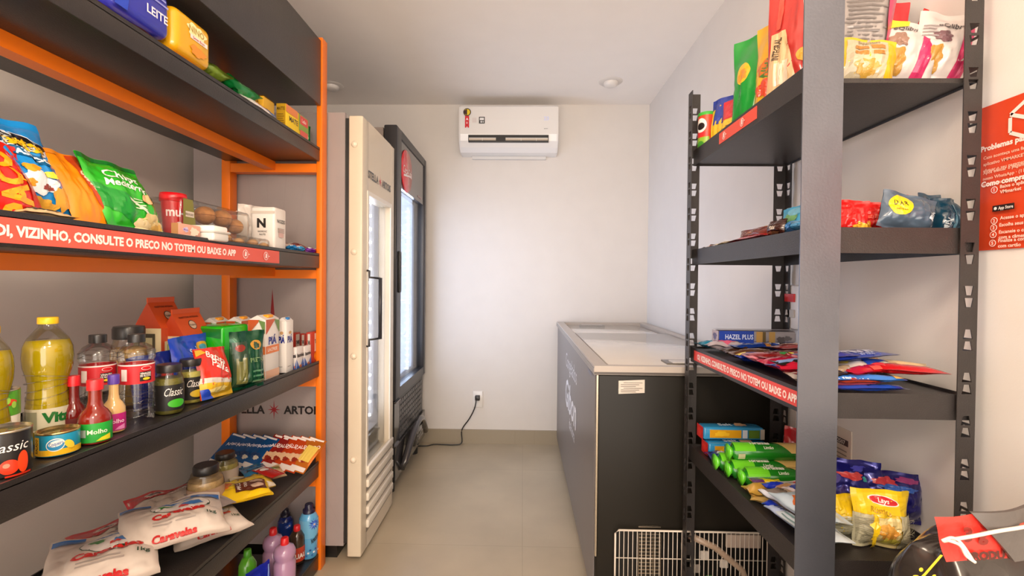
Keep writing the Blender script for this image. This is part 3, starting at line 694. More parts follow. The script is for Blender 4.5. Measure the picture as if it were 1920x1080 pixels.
# ================================================================ LEFT SHELVING UNIT (orange frame, dark boards)
LX=-.866; LB=-1.272; LY0,LY1=.30,1.968
LZ=[1.811,1.362,.905,.474,.075]      # top edge of each board
e=empty('shelving_unit','tall shelving unit with orange steel frame and dark boards along the left wall','shelf',Matrix.Translation((0,0,0)))
OR='f0780f'
for (x0,x1) in ((-.882,-.858),(-1.292,-1.255)):
    for (y0,y1) in ((1.984,2.034),(.24,.29)):
        b=MB(); b.rbox(x0,x1,y0,y1,0,2.278,.002,OR,'orangepaint',2); b.build('post',e)
nodemat('board',.28,var=.09,bump=.15,bscale=300,vscale=40)
BD='292524'
for i,z in enumerate(LZ):
    h=(.058,.062,.068,.068,.068)[i]
    b=MB(); b.rbox(LB,LX,LY0-.01,LY1+.012,z-h,z-.008,.002,BD,'board',2)
    b.box(LX-.004,LX,LY0-.01,LY1+.012,z-.012,z,BD,'board'); b.box(LB,LB+.004,LY0-.01,LY1+.012,z-.012,z,BD,'board')
    sh=b.build('shelf_board',e)
    b=MB()
    for y0,y1 in ((1.987,2.031),(.243,.287)): b.box(-1.255,-.882,y0,y1,z-h-.045,z-h-.008,OR,'orangepaint')
    b.box(-1.105,-1.06,.287,1.987,z-h-.036,z-h-.0005,OR,'orangepaint')
    b.build('support_beam',e)
b=MB(); b.box(-1.255,-.882,1.987,2.031,2.24,2.275,OR,'orangepaint'); b.box(-1.255,-.882,.243,.287,2.24,2.275,OR,'orangepaint'); b.build('support_beam',e)
b=MB(); b.rbox(LB,LX+.004,LY0-.01,LY1+.012,1.988,2.262,.002,'34302f','board',2); b.build('header_box',e)
Sl=lambda u,v,o: Vector((LX+.0012+o,u,v))
b=MB(); zt=1.345; zb=1.312; ye=onX(523,480,LX).y
b.box(LX,LX+.0012,LY0,ye,1.307,1.350,'dc5a4a','card')
t0=onX(28,432,LX).y
b.text(Sl,'OI, VIZINHO, CONSULTE O PREÇO NO TOTEM OU BAIXE O APP',onX(441,470,LX).y,1.3285,.0175,'f6e6e0',align='r',maxw=onX(441,470,LX).y-onX(-14,430,LX).y,bold=.045)
for px in (459,497):
    p=onX(px,476,LX); b.ell(Sl,p.y,1.3285,.014,.014,'f6e6e0'); b.ell(Sl,p.y,1.3285,.012,.012,'dc5a4a'); b.quad(Sl,[(p.y-.005,1.322),(p.y+.005,1.322),(p.y+.006,1.334),(p.y-.002,1.338)],'f6e6e0'); b.rect(Sl,p.y+.014,1.3275,p.y+.022,1.3295,'f6e6e0')
b.build('price_strip',e,label='coral strip with white lettering')
# ================================================================ RIGHT SHELVING UNIT (black slotted angle)
RX0,RX1=.588,.905; RY0,RY1=.965,1.648
RZ=[1.708,1.366,1.030,.688,.09]
er=empty('shelving_unit','black slotted-angle steel shelving unit with five trays by the right wall','shelf',Matrix.Translation((0,0,0)))
BK='2e2a29'
def slotted(x0,y0,dx,dy,z0,z1,first):
    """vertical flange from (x0,y0) running to (x0+dx,y0+dy) with pairs of trapezoid slots"""
    b=MB(); P=lambda s,z: Vector((x0+dx*s,y0+dy*s,z)); z=z1-first; pz=z1
    cells=[]
    while z-.05>z0: cells.append(z); z-=.0868
    for c in cells:
        b.add([P(0,pz),P(1,pz),P(1,c),P(0,c)],[(0,1,2,3)],BK,'powder'); 
        q=c
        for k in range(2):
            t=q;bt=q-.024; o=[P(0,t),P(1,t),P(1,bt),P(0,bt)]; 
            wt,wb=(.27,.17) if c>1.18 else (.17,.27)
            i=[P(.5-wt,t-.003),P(.5+wt,t-.003),P(.5+wb,bt+.002),P(.5-wb,bt+.002)]
            b.add(o+i,[(0,1,5,4),(1,2,6,5),(2,3,7,6),(3,0,4,7)],BK,'powder'); q=bt
        pz=q
    b.add([P(0,pz),P(1,pz),P(1,z0),P(0,z0)],[(0,1,2,3)],BK,'powder')
    return b
def post(fl,nm='post'):
    o=None
    for i,(x0,y0,dx,dy) in enumerate(fl):
        b=slotted(x0,y0,dx,dy,0,1.905,.045)
        if i==0: o=b
        else:
            k=len(o.V); o.V+=b.V; o.F+=[tuple(k+j for j in f) for f in b.F]; o.C+=b.C; o.M+=b.M; o.S+=b.S
    ob=o.build(nm,er); md=ob.modifiers.new('thick','SOLIDIFY'); md.thickness=.002; md.offset=0
    return ob
p=post([(.571,1.652,0,-.038),(.571,1.652,.040,0)])
p=post([(.907,1.652,-.040,0),(.907,1.652,0,-.038)])
p=post([(.908,.958,-.036,0),(.908,.958,0,.036)])
for o in er.children:
    pass
b=MB(); b.box(.553,.632,.950,.953,0,1.92,'70737c','steelpost'); b.box(.629,.632,.953,.963,0,1.92,'70737c','steelpost'); b.build('post',er,label='plain wide grey corner post')
for i,z in enumerate(RZ):
    b=MB(); h=.052; tk=.0025
    zf=z-.018; zn=z if i else z-.043; fl=z-((.044,.016,.006,.007,.016)[i])
    b.box(RX0,RX0+tk,RY0,RY1,z-h,z,BK,'powder'); b.box(RX1-tk,RX1,RY0,RY1,z-h,z-(.0 if i else .03),BK,'powder')
    b.box(RX0+tk,RX1-tk,RY0,RY0+tk,z-h,zn,BK,'powder'); b.box(RX0+tk,RX1-tk,RY1-tk,RY1,z-h,z,BK,'powder')
    b.box(RX0+tk,RX1-tk,RY0+tk,RY1-tk,fl-.003,fl,BK,'powder')
    b.build('shelf_tray',er)
Sr=lambda u,v,o: Vector((RX0-.0012-o,-u,v))
b=MB(); b.box(RX0-.0012,RX0,RY0+.03,RY1-.035,.988,1.021,'dc4a44','card')
b.text(Sr,'OI, VIZINHO, CONSULTE O PREÇO NO TOTEM OU BAIXE O APP',-(RY0+.045),1.0045,.0165,'f6e6e0',align='r',maxw=.57,bold=.045); b.build('price_strip',er,label='coral strip with white lettering')
b=MB(); ya=onX(1349,262,RX0).y; yb=onX(1419,222,RX0).y; b.box(RX0-.0012,RX0,yb,ya,1.668,1.700,'e0503c','card')
for yy in (ya-.035,yb+.075):
    b.ell(Sr,-yy,1.684,.011,.011,'f6e6e0'); b.ell(Sr,-yy,1.684,.0092,.0092,'e0503c'); b.quad(Sr,[(-yy-.004,1.678),(-yy+.004,1.678),(-yy+.005,1.689),(-yy-.002,1.692)],'f6e6e0'); b.rect(Sr,-yy+.012,1.683,-yy+.019,1.685,'f6e6e0')
b.build('price_strip',er,label='short coral strip with round white icons')
FLR=[RZ[0]-.044,RZ[1]-.016,RZ[2]-.006,RZ[3]-.007,RZ[4]-.016]
# ================================================================ LEFT SHELF, TOP BOARD
z1=LZ[0]-.006; X0=-.878
def loaf(name,label,px0,px1,top,bot,x0,zs,D,H,col,decs,group=None):
    x,y,W,_=fit(px0,px1,top,x0,zs,90,0)
    b=MB(); b.rbox(-W/2,W/2,-D/2,D/2,0,H,.022,col,'film',5)
    decal(b,Sfront(W,D+.001,H),W,H,decs)
    return tag(b.build(name,None,PM(x-D/2,y,zs,90)),label,'packaged bread',group)
P2=[('r',-.42,.1,.42,.9,'c98a8c'),('r',-.3,.2,.3,.5,'e8d8d0')]
def fpk(name,label,cat,x,y,z,W,L,T,base,decs=(),rz=90,roll=0,tilt=0,group=None,**k):
    """flat pack lying centred at x,y on height z"""
    b=pillow(W,L,T,base,decs,**k)
    M=Matrix.Translation((x,y,z+T/2+.001))@Matrix.Rotation(math.radians(rz),4,'Z')@Matrix.Rotation(math.radians(-90+tilt),4,'X')@Matrix.Rotation(math.radians(roll),4,'Y')@Matrix.Translation((0,0,-L/2))
    return tag(b.build(name,None,M),label,cat,group)
def yL(px,x=X0,z=1.82): 
    y=onX(px,300,x).y
    for _ in range(4):
        P=Vector((x,y,z))-CAMP; py=540-FPX*P.dot(up)/P.dot(fw); y=onX(px,py,x).y
    return y
fpk('snack_pack','pinkish printed flat pack under the blue loaf on the top board','packaged food',-.955,(yL(175)+yL(312))/2,z1,yL(312)-yL(175),.15,.028,'a8707a',[('r',-.45,.05,.45,.16,'e3cfc8'),('r',-.3,.5,.3,.8,'7a2f3a')],mat='foil')
loaf('bread_loaf','blue plastic bread pack lettered LEITE on the top board',213,322,(265,-40),57,-.880,z1+.030,.15,.115,'2a2f9e',[('t','LEITE',.22,.40,.17,'e6e2f2'),('lines',-.05,.62,.42,.82,2,'8a90d8'),('q',[(-.5,.05),(-.3,.05),(-.2,.95),(-.5,.95)],'1c3fb8')],'bread packs on the top left board')
loaf('bread_loaf','yellow plastic bread pack on the top board beside the blue one',327,398,(365,30),110,-.880,z1+.024,.15,.115,'d9a312',[('w',.05,.68,.24,.16,'f2e6a8'),('t','NINO',.05,.70,.14,'a88a2a',{'maxw':.4}),('r',-.12,.48,.34,.58,'e8e0d8'),('t','Seven Boys',.1,.53,.06,'b03020',{'maxw':.42}),('w',.08,.25,.2,.12,'d88a1c')],'bread packs on the top left board')
fpk('snack_pack','pale pink flat pack under the yellow loaf on the top board','packaged food',-.955,(yL(322)+yL(397))/2,z1,yL(397)-yL(322),.15,.022,'e0cdc6',[('r',-.45,.02,.3,.14,'c0504a'),('r',-.2,.3,.4,.8,'d8a8a0')],mat='film')
fpk('seasoning_packet','lime green packet between pink pack and dark green pack on the top board','packaged food',-.925,(yL(393)+yL(437))/2,z1+.026,yL(437)-yL(393)+.02,.09,.03,'8fae3a',[('r',-.4,.1,.4,.3,'d8d8a0')],mat='foil',seed=3,tilt=-12)
fpk('seasoning_packet','dark green glossy packet lying on the top board','packaged food',-.925,(yL(434)+yL(492))/2,z1+.028,yL(492)-yL(434)+.02,.09,.034,'0f8a3c',[('r',-.4,.02,.4,.14,'e3ded8')],mat='foil',seed=4,tilt=-12)
fpk('seasoning_packet','white packet with red lettering and blue corner at the top board edge','packaged food',-.895,(yL(462)+yL(521))/2,z1+.018,yL(521)-yL(462),.055,.016,'e8e2de',[('t','Sadia',0,.45,.4,'c43a3a',{'maxw':.5}),('q',[(.25,.1),(.5,.1),(.5,.9),(.1,.9)],'2a6fc0')],tilt=35,mat='film',seed=5)
tea=dict(top=[('r',-.5,-.5,.5,.5,'b98a14')])
x,y=-.93,yL(507)+.03
tag(cart(.07,.075,.072,'c99a18',left=[('t','MATTE',0,.78,.13,'3a2a10',{'maxw':.8}),('lines',-.4,.2,.4,.62,5,'8a6a20'),('r',-.5,0,.5,.1,'b0502a')],top=tea['top']).build('tea_box',None,PM(x,yL(512),z1+.001,90)),'yellow tea box partly hidden behind another on the top board','tea box','yellow tea boxes')
cartfit('tea_box','bright yellow tea box with red panels nearest the orange post','tea box',519,536,578,194,-.880,z1,'e9c416',left=[('t','MATTE',0,.80,.12,'3a2a10',{'maxw':.85}),('r',-.5,0,.5,.99,'b08a1c'),('t','MATTE',0,.80,.12,'3a2a10',{'maxw':.85}),('lines',-.4,.2,.4,.62,5,'7a5f20')],
 front=[('q',[(-.5,.7),(.0,.7),(.0,1),(-.5,1)],'dc7a2c'),('t','MATE',-.18,.52,.2,'3a3210',{'maxw':.5}),('r',.05,.30,.5,.98,'7a9c3a'),('r',.1,.6,.46,.95,'d23a3a'),('t','Leão',.28,.78,.14,'f4d8d0',{'maxw':.3}),('r',.1,.12,.46,.36,'d8524a'),('w',.3,.03,.2,.06,'efe6d8')],group='yellow tea boxes')
bag('coffee_pack','green foil pack with red emblem standing against the orange post on the top board','packaged food',-.935,yL(592),z1,.075,.10,.04,'0c8f48',[('q',[(-.5,.1),(.05,.1),(.05,.8),(-.5,.8)],'4a2a1e'),('e',-.2,.7,.16,.1,'c8202a'),('q',[(.05,.1),(.12,.1),(.3,.9),(.22,.9)],'dfe8da')],rz=62,mat='foil',seed=8)
bag('coffee_pack','green foil pack directly behind the yellow tea box on the top board','packaged food',-.985,yL(560,-.985),z1,.09,.115,.035,'0a8a44',[],rz=75,mat='foil',seed=9)
# ================================================================ LEFT SHELF, SECOND BOARD
z2=LZ[1]-.006
G='snack bags on the second board'
def cf_keet(s,t):
    return '1f86d0' if t>.30-.2*s else ('5fb0e6' if (s+t*1.2)<.75 else '2a7fd0')
bagfit('snack_bag','big blue snack bag with yellow curly lettering leaning at the left edge','snack bag',-20,180,(75,236),-.905,z2,.085,'1f8ad6',[
 ('w',.12,.70,.30,.11,'e8f2fa'),('w',.12,.70,.285,.095,'14161c'),('t','Keetos',.12,.70,.135,'f2c01e',{'rot':-8,'bold':.05,'maxw':.52}),('q',[(-.05,.53),(.36,.46),(.38,.56),(-.02,.62)],'0d5a8a'),('t','ASSADO',.16,.545,.055,'eaf4f8',{'rot':-8,'bold':.04,'maxw':.36}),
 ('w',.1,.30,.18,.10,'e6eef4'),('w',.02,.40,.09,.035,'e39a1e'),('w',-.05,.27,.08,.03,'d99a2a'),('w',.1,.12,.15,.06,'dca63a'),('w',.3,.2,.08,.09,'d89f38'),('w',.24,.38,.06,.03,'f4e03a'),('w',.16,.26,.06,.025,'8a2f24'),('w',-.3,.9,.12,.06,'1158b0')],lean=26,seed=1.3,belly=.4,nu=34,nv=44,group=G,pleat=.05)
bagfit('snack_bag','red snack bag with big yellow letters in front of the blue bag','snack bag',-90,112,(-2,262),-.882,z2,.05,'d92318',[
 ('t','PAÇOT',.14,.50,.34,'f3a41c',{'rot':98,'maxw':.95,'bold':.05}),('q',[(-.5,.8),(.2,.83),(.2,.93),(-.5,.9)],'f0b41c'),('r',.36,.02,.48,.6,'c21a14')],lean=24,seed=2.1,mat='film',group=G)
bagfit('snack_bag','orange snack bag with dark red stripe between the blue and green bags','snack bag',158,238,(158,297),-.905,z2,.036,'f08a12',[
 ('q',[(.12,.3),(.48,.0),(.48,1.0),(.05,.98)],'b8401a'),('t','Cebola',.25,.62,.12,'e8c8b0',{'rot':-78,'maxw':.5}),('w',-.3,.96,.12,.03,'c87a1a')],lean=28,seed=3.7,group=G,cf=lambda s,t:'f08a12')
bagfit('snack_bag','bright green potato chip bag with white lettering beside the red pot','snack bag',226,332,(224,305),-.886,z2,.065,'2fb02a',[
 ('q',[(-.5,.93),(.5,.93),(.5,.99),(-.5,.99)],'0d6a22'),('q',[(-.5,.3),(-.1,.1),(-.1,.42),(-.5,.62)],'128a2c'),('t','Chips',-.02,.73,.13,'f2f6ea',{'rot':-8,'maxw':.62,'shear':.2}),('t','Mediterrâneo',.05,.575,.10,'f2f6ea',{'rot':-8,'maxw':.75,'shear':.2}),
 ('q',[(-.15,.36),(.5,.02),(.5,.05),(-.15,.40)],'e8eed8'),('w',.22,.13,.24,.10,'e2c98a'),('w',.05,.09,.14,.07,'ecd9a8'),('w',.35,.08,.1,.06,'d9b060'),('e',.2,.42,.1,.07,'dfae7a'),('w',.3,.44,.05,.06,'0c4f1e'),('lines',-.1,.25,.1,.4,4,'cfe6c4')],lean=26,seed=4.4,group=G,nu=34,nv=44)
fpk('cracker_pack','small black and beige cracker pack at the far left of the second board','packaged food',-.90,.86,z2,.10,.05,.02,'cdb48a',[('r',-.3,.2,.2,.8,'22201e')],seed=5)
# red pot
y,R,H=cfit(298,352,351,-.975,z2); H=min(H,.13)
e=empty('dessert_pot','red round pot with flat lid behind the pink box','pot',PM(-.975,y,z2+.0))
b=MB(); b.lathe([(R*.68,0),(R*.90,H*.84)],32,'c4141e','plastic'); Sx=lambda u,v,o:(lambda r:Vector((r*math.sin(u/R),-r*math.cos(u/R),v)))(R*(.68+.22*v/(H*.84))+o)
b.text(lambda u,v,o:Matrix.Rotation(math.radians(62),4,'Z')@Sx(u,v,o),'mu-u',0,H*.60,.024,'f2e2e0',bold=.03); b.ell(lambda u,v,o:Matrix.Rotation(math.radians(62),4,'Z')@Sx(u,v,o),.004,H*.27,.014,.016,'e8dcd8'); b.ell(lambda u,v,o:Matrix.Rotation(math.radians(62),4,'Z')@Sx(u,v,o),-.006,H*.30,.005,.006,'2a1c1c')
b.build('pot_body',e)
b=MB(); b.lathe([(R*.96,H*.82),(R,H*.84),(R,H*.93),(R*.94,H),(R*.86,H*.985),(0,H*.98)],32,'d0151f','plastic'); b.build('lid',e)
cartfit('sweet_box','pink carton with pale drawings in front of the red pot','box',322,335,376,418,-.882,z2,'e0a08a',front=[('w',-.2,.6,.12,.18,'cfc0dc'),('t','Moça',-.2,.6,.14,'8a5ab0',{'maxw':.22}),('w',.18,.5,.2,.3,'ecd8c2'),('w',-.1,.15,.25,.1,'e8c8b8')],left=[('r',-.5,0,.5,1,'a87a50')])
y,R,H=0,0,0
x_,y_,W_,D_,H_=boxfit(368,376,410,421,-.884,z2)
e=empty('food_tub','white rectangular plastic tub with ridged lid on the second board','tub',PM(x_,y_,z2,90))
b=MB(); b.rbox(-W_/2+.004,W_/2-.004,-.04,.04,0,H_*.55,.006,'d9d6d0','plastic',3); b.build('tub_body',e)
b=MB(); b.rbox(-W_/2,W_/2,-.044,.044,H_*.52,H_*.68,.004,'f0ede8','plastic',3); b.rbox(-W_/2+.006,W_/2-.006,-.038,.038,H_*.62,H_,.006,'f0ede8','plastic',3); b.build('lid',e)
# clear bun boxes
def clearbox(name,label,px0,px1,pyt,x0,D,buns,low=False,olive=False):
    x,y,W,H=fit(px0,px1,((px0+px1)/2,pyt),x0,z2,90,0)
    e=empty(name,label,'food box',PM(x-D/2,y,z2,90))
    b=MB(); b.rbox(-W/2,W/2,-D/2,D/2,0,H,.012,'ffffff','pet',3); b.build('clear_shell',e)
    if olive:
        b=MB(); wl=.055; b.quad(lambda u,v,o:Vector((u,-D/2-o,v)),[(-W/2+.004,.035),(-W/2+wl,.035),(-W/2+wl-.014,H-.004),(-W/2+.004,H-.004)],'76701c'); S=Sfront(W,D+.001,H)
        b.rect(S,-W/2+.012,H*.55,-W/2+wl-.010,H*.68,'cdbfb0'); b.text(S,'PÃES DE QUEIJO',-W/2+wl/2,H*.61,.006,'5a4a30',maxw=wl*.55); b.build('paper_label',e,label='olive paper label')
    return x,y,W,H
def bun(label,px,py,x,r,squash,col,group):
    p=onX(px,py,x); b=MB(); pr=[(r*math.cos(a),r*squash*math.sin(a)) for a in [math.radians(-90+i*12) for i in range(16)]]
    pr=[(abs(r*math.cos(math.radians(-90+i*12)))+1e-5,r*squash*math.sin(math.radians(-90+i*12))) for i in range(16)]
    b.lathe(pr,22,col,'food',caps=False,c=(0,0,0)); 
    b.lathe([(r*1.003,-.001),(r*1.012,0),(r*1.003,.001)],22,'9a5a24','food',caps=False)
    return tag(b.build('bread_roll',None,Matrix.Translation(p)),label,'bread roll',group)
clearbox('bakery_box','clear plastic box of round rolls with an olive paper label',341,470,384,-.925,.12,3,olive=True)
clearbox('bakery_box','low clear plastic tray of small cookies at the board edge',399,508,440,-.878,.036,3)
for i,(px,py) in enumerate(((384,404),(416,410),(440,425))): bun('golden round roll inside the olive-labelled box, %s'%['leftmost','middle one','rightmost'][i],px,py,-.975 if i<2 else -.965,.029 if i<2 else .026,.95,'c98a4c','rolls in the clear boxes')
for i,(px,py) in enumerate(((423,447),(447,454),(474,456),(494,462))): bun('pale cookie in the low clear tray, %s'%['first from the left','second from the left','second from the right','first from the right'][i],px,py,-.897,.0165,.8,'d2a06a','cookies in the low tray')
def whitebag(label,pl,pc,pf,py,x0):
    cx,cy,W,D,H=boxfit(pl,pc,pf,py,x0,z2)
    b=MB(); b.rbox(-W/2,W/2,-D/2,D/2,0,H,.008,'e6dfd8','soft',3)
    S=Sleft(W,D,H); b.text(S,'N',-D*.05,H*.62,H*.20,'1e1c1c',bold=.05); b.text(S,'NORDIC',0,H*.42,H*.04,'3a3634'); b.text(S,'NUTS',0,H*.35,H*.04,'3a3634'); b.quad(S,[(-D/2,H*.84),(D/2,H*.84),(D/2,H*.90),(-D/2,H*.90)],'c9beb2'); b.rect(S,-.012,H*.1,.012,H*.25,'cfc6c0')
    S=Sfront(W,D,H); b.text(S,'NOZES',0,H*.68,H*.08,'2a2626',maxw=W*.8); b.rect(S,-W*.2,H*.3,W*.2,H*.5,'d0a8a0')
    for i in range(4): b.rect(S,-W*.3,H*(.5-.03*i),W*.25,H*(.515-.03*i),'a09890',n=1)
    return tag(b.build('paper_pack',None,PM(cx,cy,z2+.001,90)),label,'packaged food','white packs with a black letter N')
whitebag('white block pack with a black N nearest the board end',470,515,537,388,-.884)
bag('paper_pack','white block pack with black letters half hidden behind the front N pack','packaged food',-1.0,1.70,z2,.09,.165,.07,'d9d0c8',[('t','N',.2,.4,.2,'1e1c1c')],rz=60,mat='soft',group='white packs with a black letter N',seed=3)
fpk('candy_bag','white candy bag with dark red pictures behind the blue sweets','candy bag',-.955,1.93,z2,.11,.14,.045,'e3d6cc',[('r',-.35,.2,-.1,.5,'6a1f1c'),('r',.0,.15,.3,.5,'8a2620'),('w',.1,.75,.25,.12,'c8302e')],tilt=12,seed=2,mat='film')
for i,(px,py,c,lb) in enumerate(((548,462,'2a8fd8','blue twisted sweet wrapper at the end of the second board'),(560,466,'3aa0e0','light blue twisted sweet wrapper beside the purple one'),(580,467,'7a2aa8','purple twisted sweet wrapper at the end of the second board'),(592,462,'c8242c','small red sweet wrapper next to the orange post'))):
    p=onX(px,py,-.89); fpk('wrapped_sweet',lb,'sweet',p.x-.0,p.y,z2+.004,.05,.03,.022,c,[('e',0,.5,.2,.3,'e8eef4')],rz=20*i,seed=i,mat='foil',group='wrapped sweets')
# ================================================================ LEFT SHELF, THIRD BOARD
z3=LZ[2]-.006
def lab(b,R,zb,zt,a0,a1,col,rz=0,mat='ink',n=24,prof=None):
    S=Scyl(R); b.quad(S,[(a0*R,zb),(a1*R,zb),(a1*R,zt),(a0*R,zt)],col,n=n)
def oilbottle(label,px0,px1,pyt,x,text=True):
    y,R,H=cfit(px0,px1,pyt,x,z3)
    e=empty('oil_bottle',label,'bottle',PM(x,y,z3+.001,48),'cooking oil bottles')
    pr=[(.80,0),(.86,.02),(.86,.30),(.80,.38),(.78,.46),(.84,.52),(.96,.60),(1,.68),(.96,.76),(.80,.83),(.55,.885),(.36,.925),(.34,.95)]
    P=[(r*R,z*H) for r,z in pr]
    b=MB(); b.lathe([(r*.985,z) for r,z in P if z<.80*H]+[(.83*R,.815*H),(0,.815*H)],40,'b5a010','liquid'); b.build('oil',e)
    b=MB(); b.lathe(P,40,'ffffff','pet',caps=False)
    for k in range(5):
        z=H*(.34+.045*k); 
        pts=[]
        for i in range(30):
            a=2*math.pi*i/29; rr=R*(.82+.02*k*(k>2))*1.015; pts.append((rr*math.cos(a),rr*math.sin(a),z+.008*math.sin(a+k)))
        b.tube(pts,.0012,'ffffff','pet',5)
    b.build('bottle_body',e)
    b=MB(); b.lathe([(R*.40,H*.945),(R*.41,H*.95),(R*.41,H*.995),(R*.38,H)],32,'f2c51a','plastic'); b.build('cap',e)
    b=MB(); RR=R*.875; b.lathe([(RR,H*.10),(RR,H*.28)],40,'c9c3a8','card',caps=False); S=Scyl(RR+.0006)
    b.text(S,'Vita',R*.3,H*.21,H*.075,'1d6a2c',bold=.05,align='c'); b.rect(S,-R*.1,H*.115,R*.9,H*.125,'4a8a3a'); b.rect(S,-R*1.0,H*.12,-R*.45,H*.26,'8a8a70'); b.rect(S,-R*1.3,H*.12,-R*1.1,H*.26,'6a6a50'); b.build('paper_label',e)
oilbottle('cooking oil bottle with yellow cap behind the tuna can',40,142,595,-1.02)
oilbottle('cooking oil bottle cut off at the left edge of the third board',-62,30,612,-1.01)
def can(label,px0,px1,pyt,x,base,dec,rz=35,name='food_can',top='c8bfae',group='food cans',h=None):
    y,R,H=cfit(px0,px1,pyt,x,z3); H=h or H
    e=empty(name,label,'can',PM(x,y,z3+.001,rz),group)
    b=MB(); b.lathe([(0,0),(R*.97,.0),(R,.003),(R,H-.004)],48,base,'ink',caps=False); S=Scyl(R); dec(b,S,R,H); b.build('can_wall',e)
    b=MB(); b.lathe([(R*.97,H-.004),(R*1.012,H-.004),(R*1.012,H),(R*.97,H),(R*.95,H-.005),(R*.75,H-.005),(R*.74,H-.004),(0,H-.004)],48,top,'chrome',caps=False); b.build('can_lid',e)
    b=MB(); b.rbox(-R*.14,R*.14,-R*.75,R*.05,H-.004,H-.002,.0008,top,'chrome',1); b.build('pull_tab',e)
def d_cla(b,S,R,H):
    b.text(S,'Classic',.25*R,H*.66,H*.20,'e8e4e0',shear=.25,maxw=R*1.6,bold=.0); b.ell(S,.35*R,H*.22,R*.35,H*.16,'e8381c'); b.ell(S,.85*R,H*.28,R*.22,H*.24,'e2451e'); b.ell(S,.25*R,H*.26,R*.12,H*.05,'f2826a'); b.rect(S,.2*R,0,1.2*R,.04*H,'c8301a')
can('black can with white script and tomato picture at the left edge of the third board',-48,64,803,-.925,'232122',d_cla,rz=38)
def d_quer(b,S,R,H):
    b.rect(S,-2*R,H*.62,2*R,H*.98,'4f9a2c',n=24); b.ell(S,.2*R,H*.82,R*.9,H*.06,'d8452a')
    for i in range(7): b.ell(S,-.8*R+i*.28*R,H*(.78+.07*(i%2)),R*.12,H*.05,'8fc04a')
    b.text(S,'Quero',.1*R,H*.42,H*.28,'0c7a4a',shear=.2,maxw=R*1.5,bold=.05); b.rect(S,-1.4*R,H*.08,1.4*R,H*.24,'1c8a4a',n=16); b.rect(S,-1.4*R,H*.14,1.4*R,H*.17,'d8342a',n=16)
can('white and green vegetable can behind the black can',-52,40,731,-1.02,'ece8da',d_quer,rz=40)
def d_tuna(b,S,R,H):
    b.rect(S,-1.5*R,H*.05,1.5*R,H*.3,'e0b023',n=24); b.ell(S,-.05*R,H*.5,R*.42,H*.27,'e9e6dc',rot=.25); b.ell(S,-.05*R,H*.5,R*.38,H*.23,'2c86b8',rot=.25); b.ell(S,-.02*R,H*.56,R*.34,H*.13,'e9e6dc',rot=.25)
    b.text(S,'Coqueiro',-.02*R,H*.56,H*.15,'2a5fa0',rot=.2,maxw=R*.6,bold=.02); b.quad(S,[(-1.1*R,.1*H),(-.8*R,.1*H),(-.8*R,.85*H),(-1.1*R,.85*H)],'e0b023'); b.text(S,'RALADO',-.95*R,H*.48,H*.12,'3a3420',rot=math.pi/2,maxw=H*.6); b.ell(S,.55*R,H*.45,R*.18,H*.22,'e6c23a',rot=.6)
can('flat blue and yellow tuna can in front of the oil bottle',66,152,805,-.930,'2390b4',d_tuna,rz=42,top='c9b178')
def sauce(label,px0,px1,pyt,x,body,cap,labc,txt,tc,rz=45):
    y,R,H=cfit(px0,px1,pyt,x,z3)
    e=empty('sauce_bottle',label,'bottle',PM(x,y,z3+.001,rz),'small sauce bottles')
    b=MB(); b.lathe([(R*.92,0),(R,.006),(R,H*.34),(R*.96,H*.42),(R*.75,H*.50),(R*.50,H*.56),(R*.42,H*.66),(R*.40,H*.84)],32,body,'gloss'); b.build('bottle_body',e)
    b=MB(); b.lathe([(R*.50,H*.835),(R*.50,H*.985),(R*.47,H)],32,cap,'plastic'); b.build('cap',e)
    b=MB(); b.lathe([(R*1.01,H*.03),(R*1.01,H*.33)],32,labc,'card',caps=False); S=Scyl(R*1.01+.0005); b.text(S,txt,.1*R,H*.2,H*.07,tc,maxw=R*1.5); b.quad(S,[(0,H*.05),(R*.9,H*.05),(R*.9,H*.14),(R*.3,H*.10)],'d8cc2a' if labc!='b81a78' else 'e08ac0'); b.rect(S,-R*.9,H*.12,-R*.55,H*.24,'9aa89a'); b.build('paper_label',e)
sauce('dark red sauce bottle with red cap behind the green-labelled one',114,164,705,-.985,'6a1512','d21f26','5a1210','Pimenta','d8b8a8')
sauce('red sauce bottle with red cap and green label',145,212,712,-.915,'7e1c10','d81f26','1f9a34','Molho','d8e6c8')
sauce('cream sauce bottle with purple cap and magenta label',190,237,703,-.935,'d3ad72','5a3aa0','b81a78','Molho','f0c8e0')
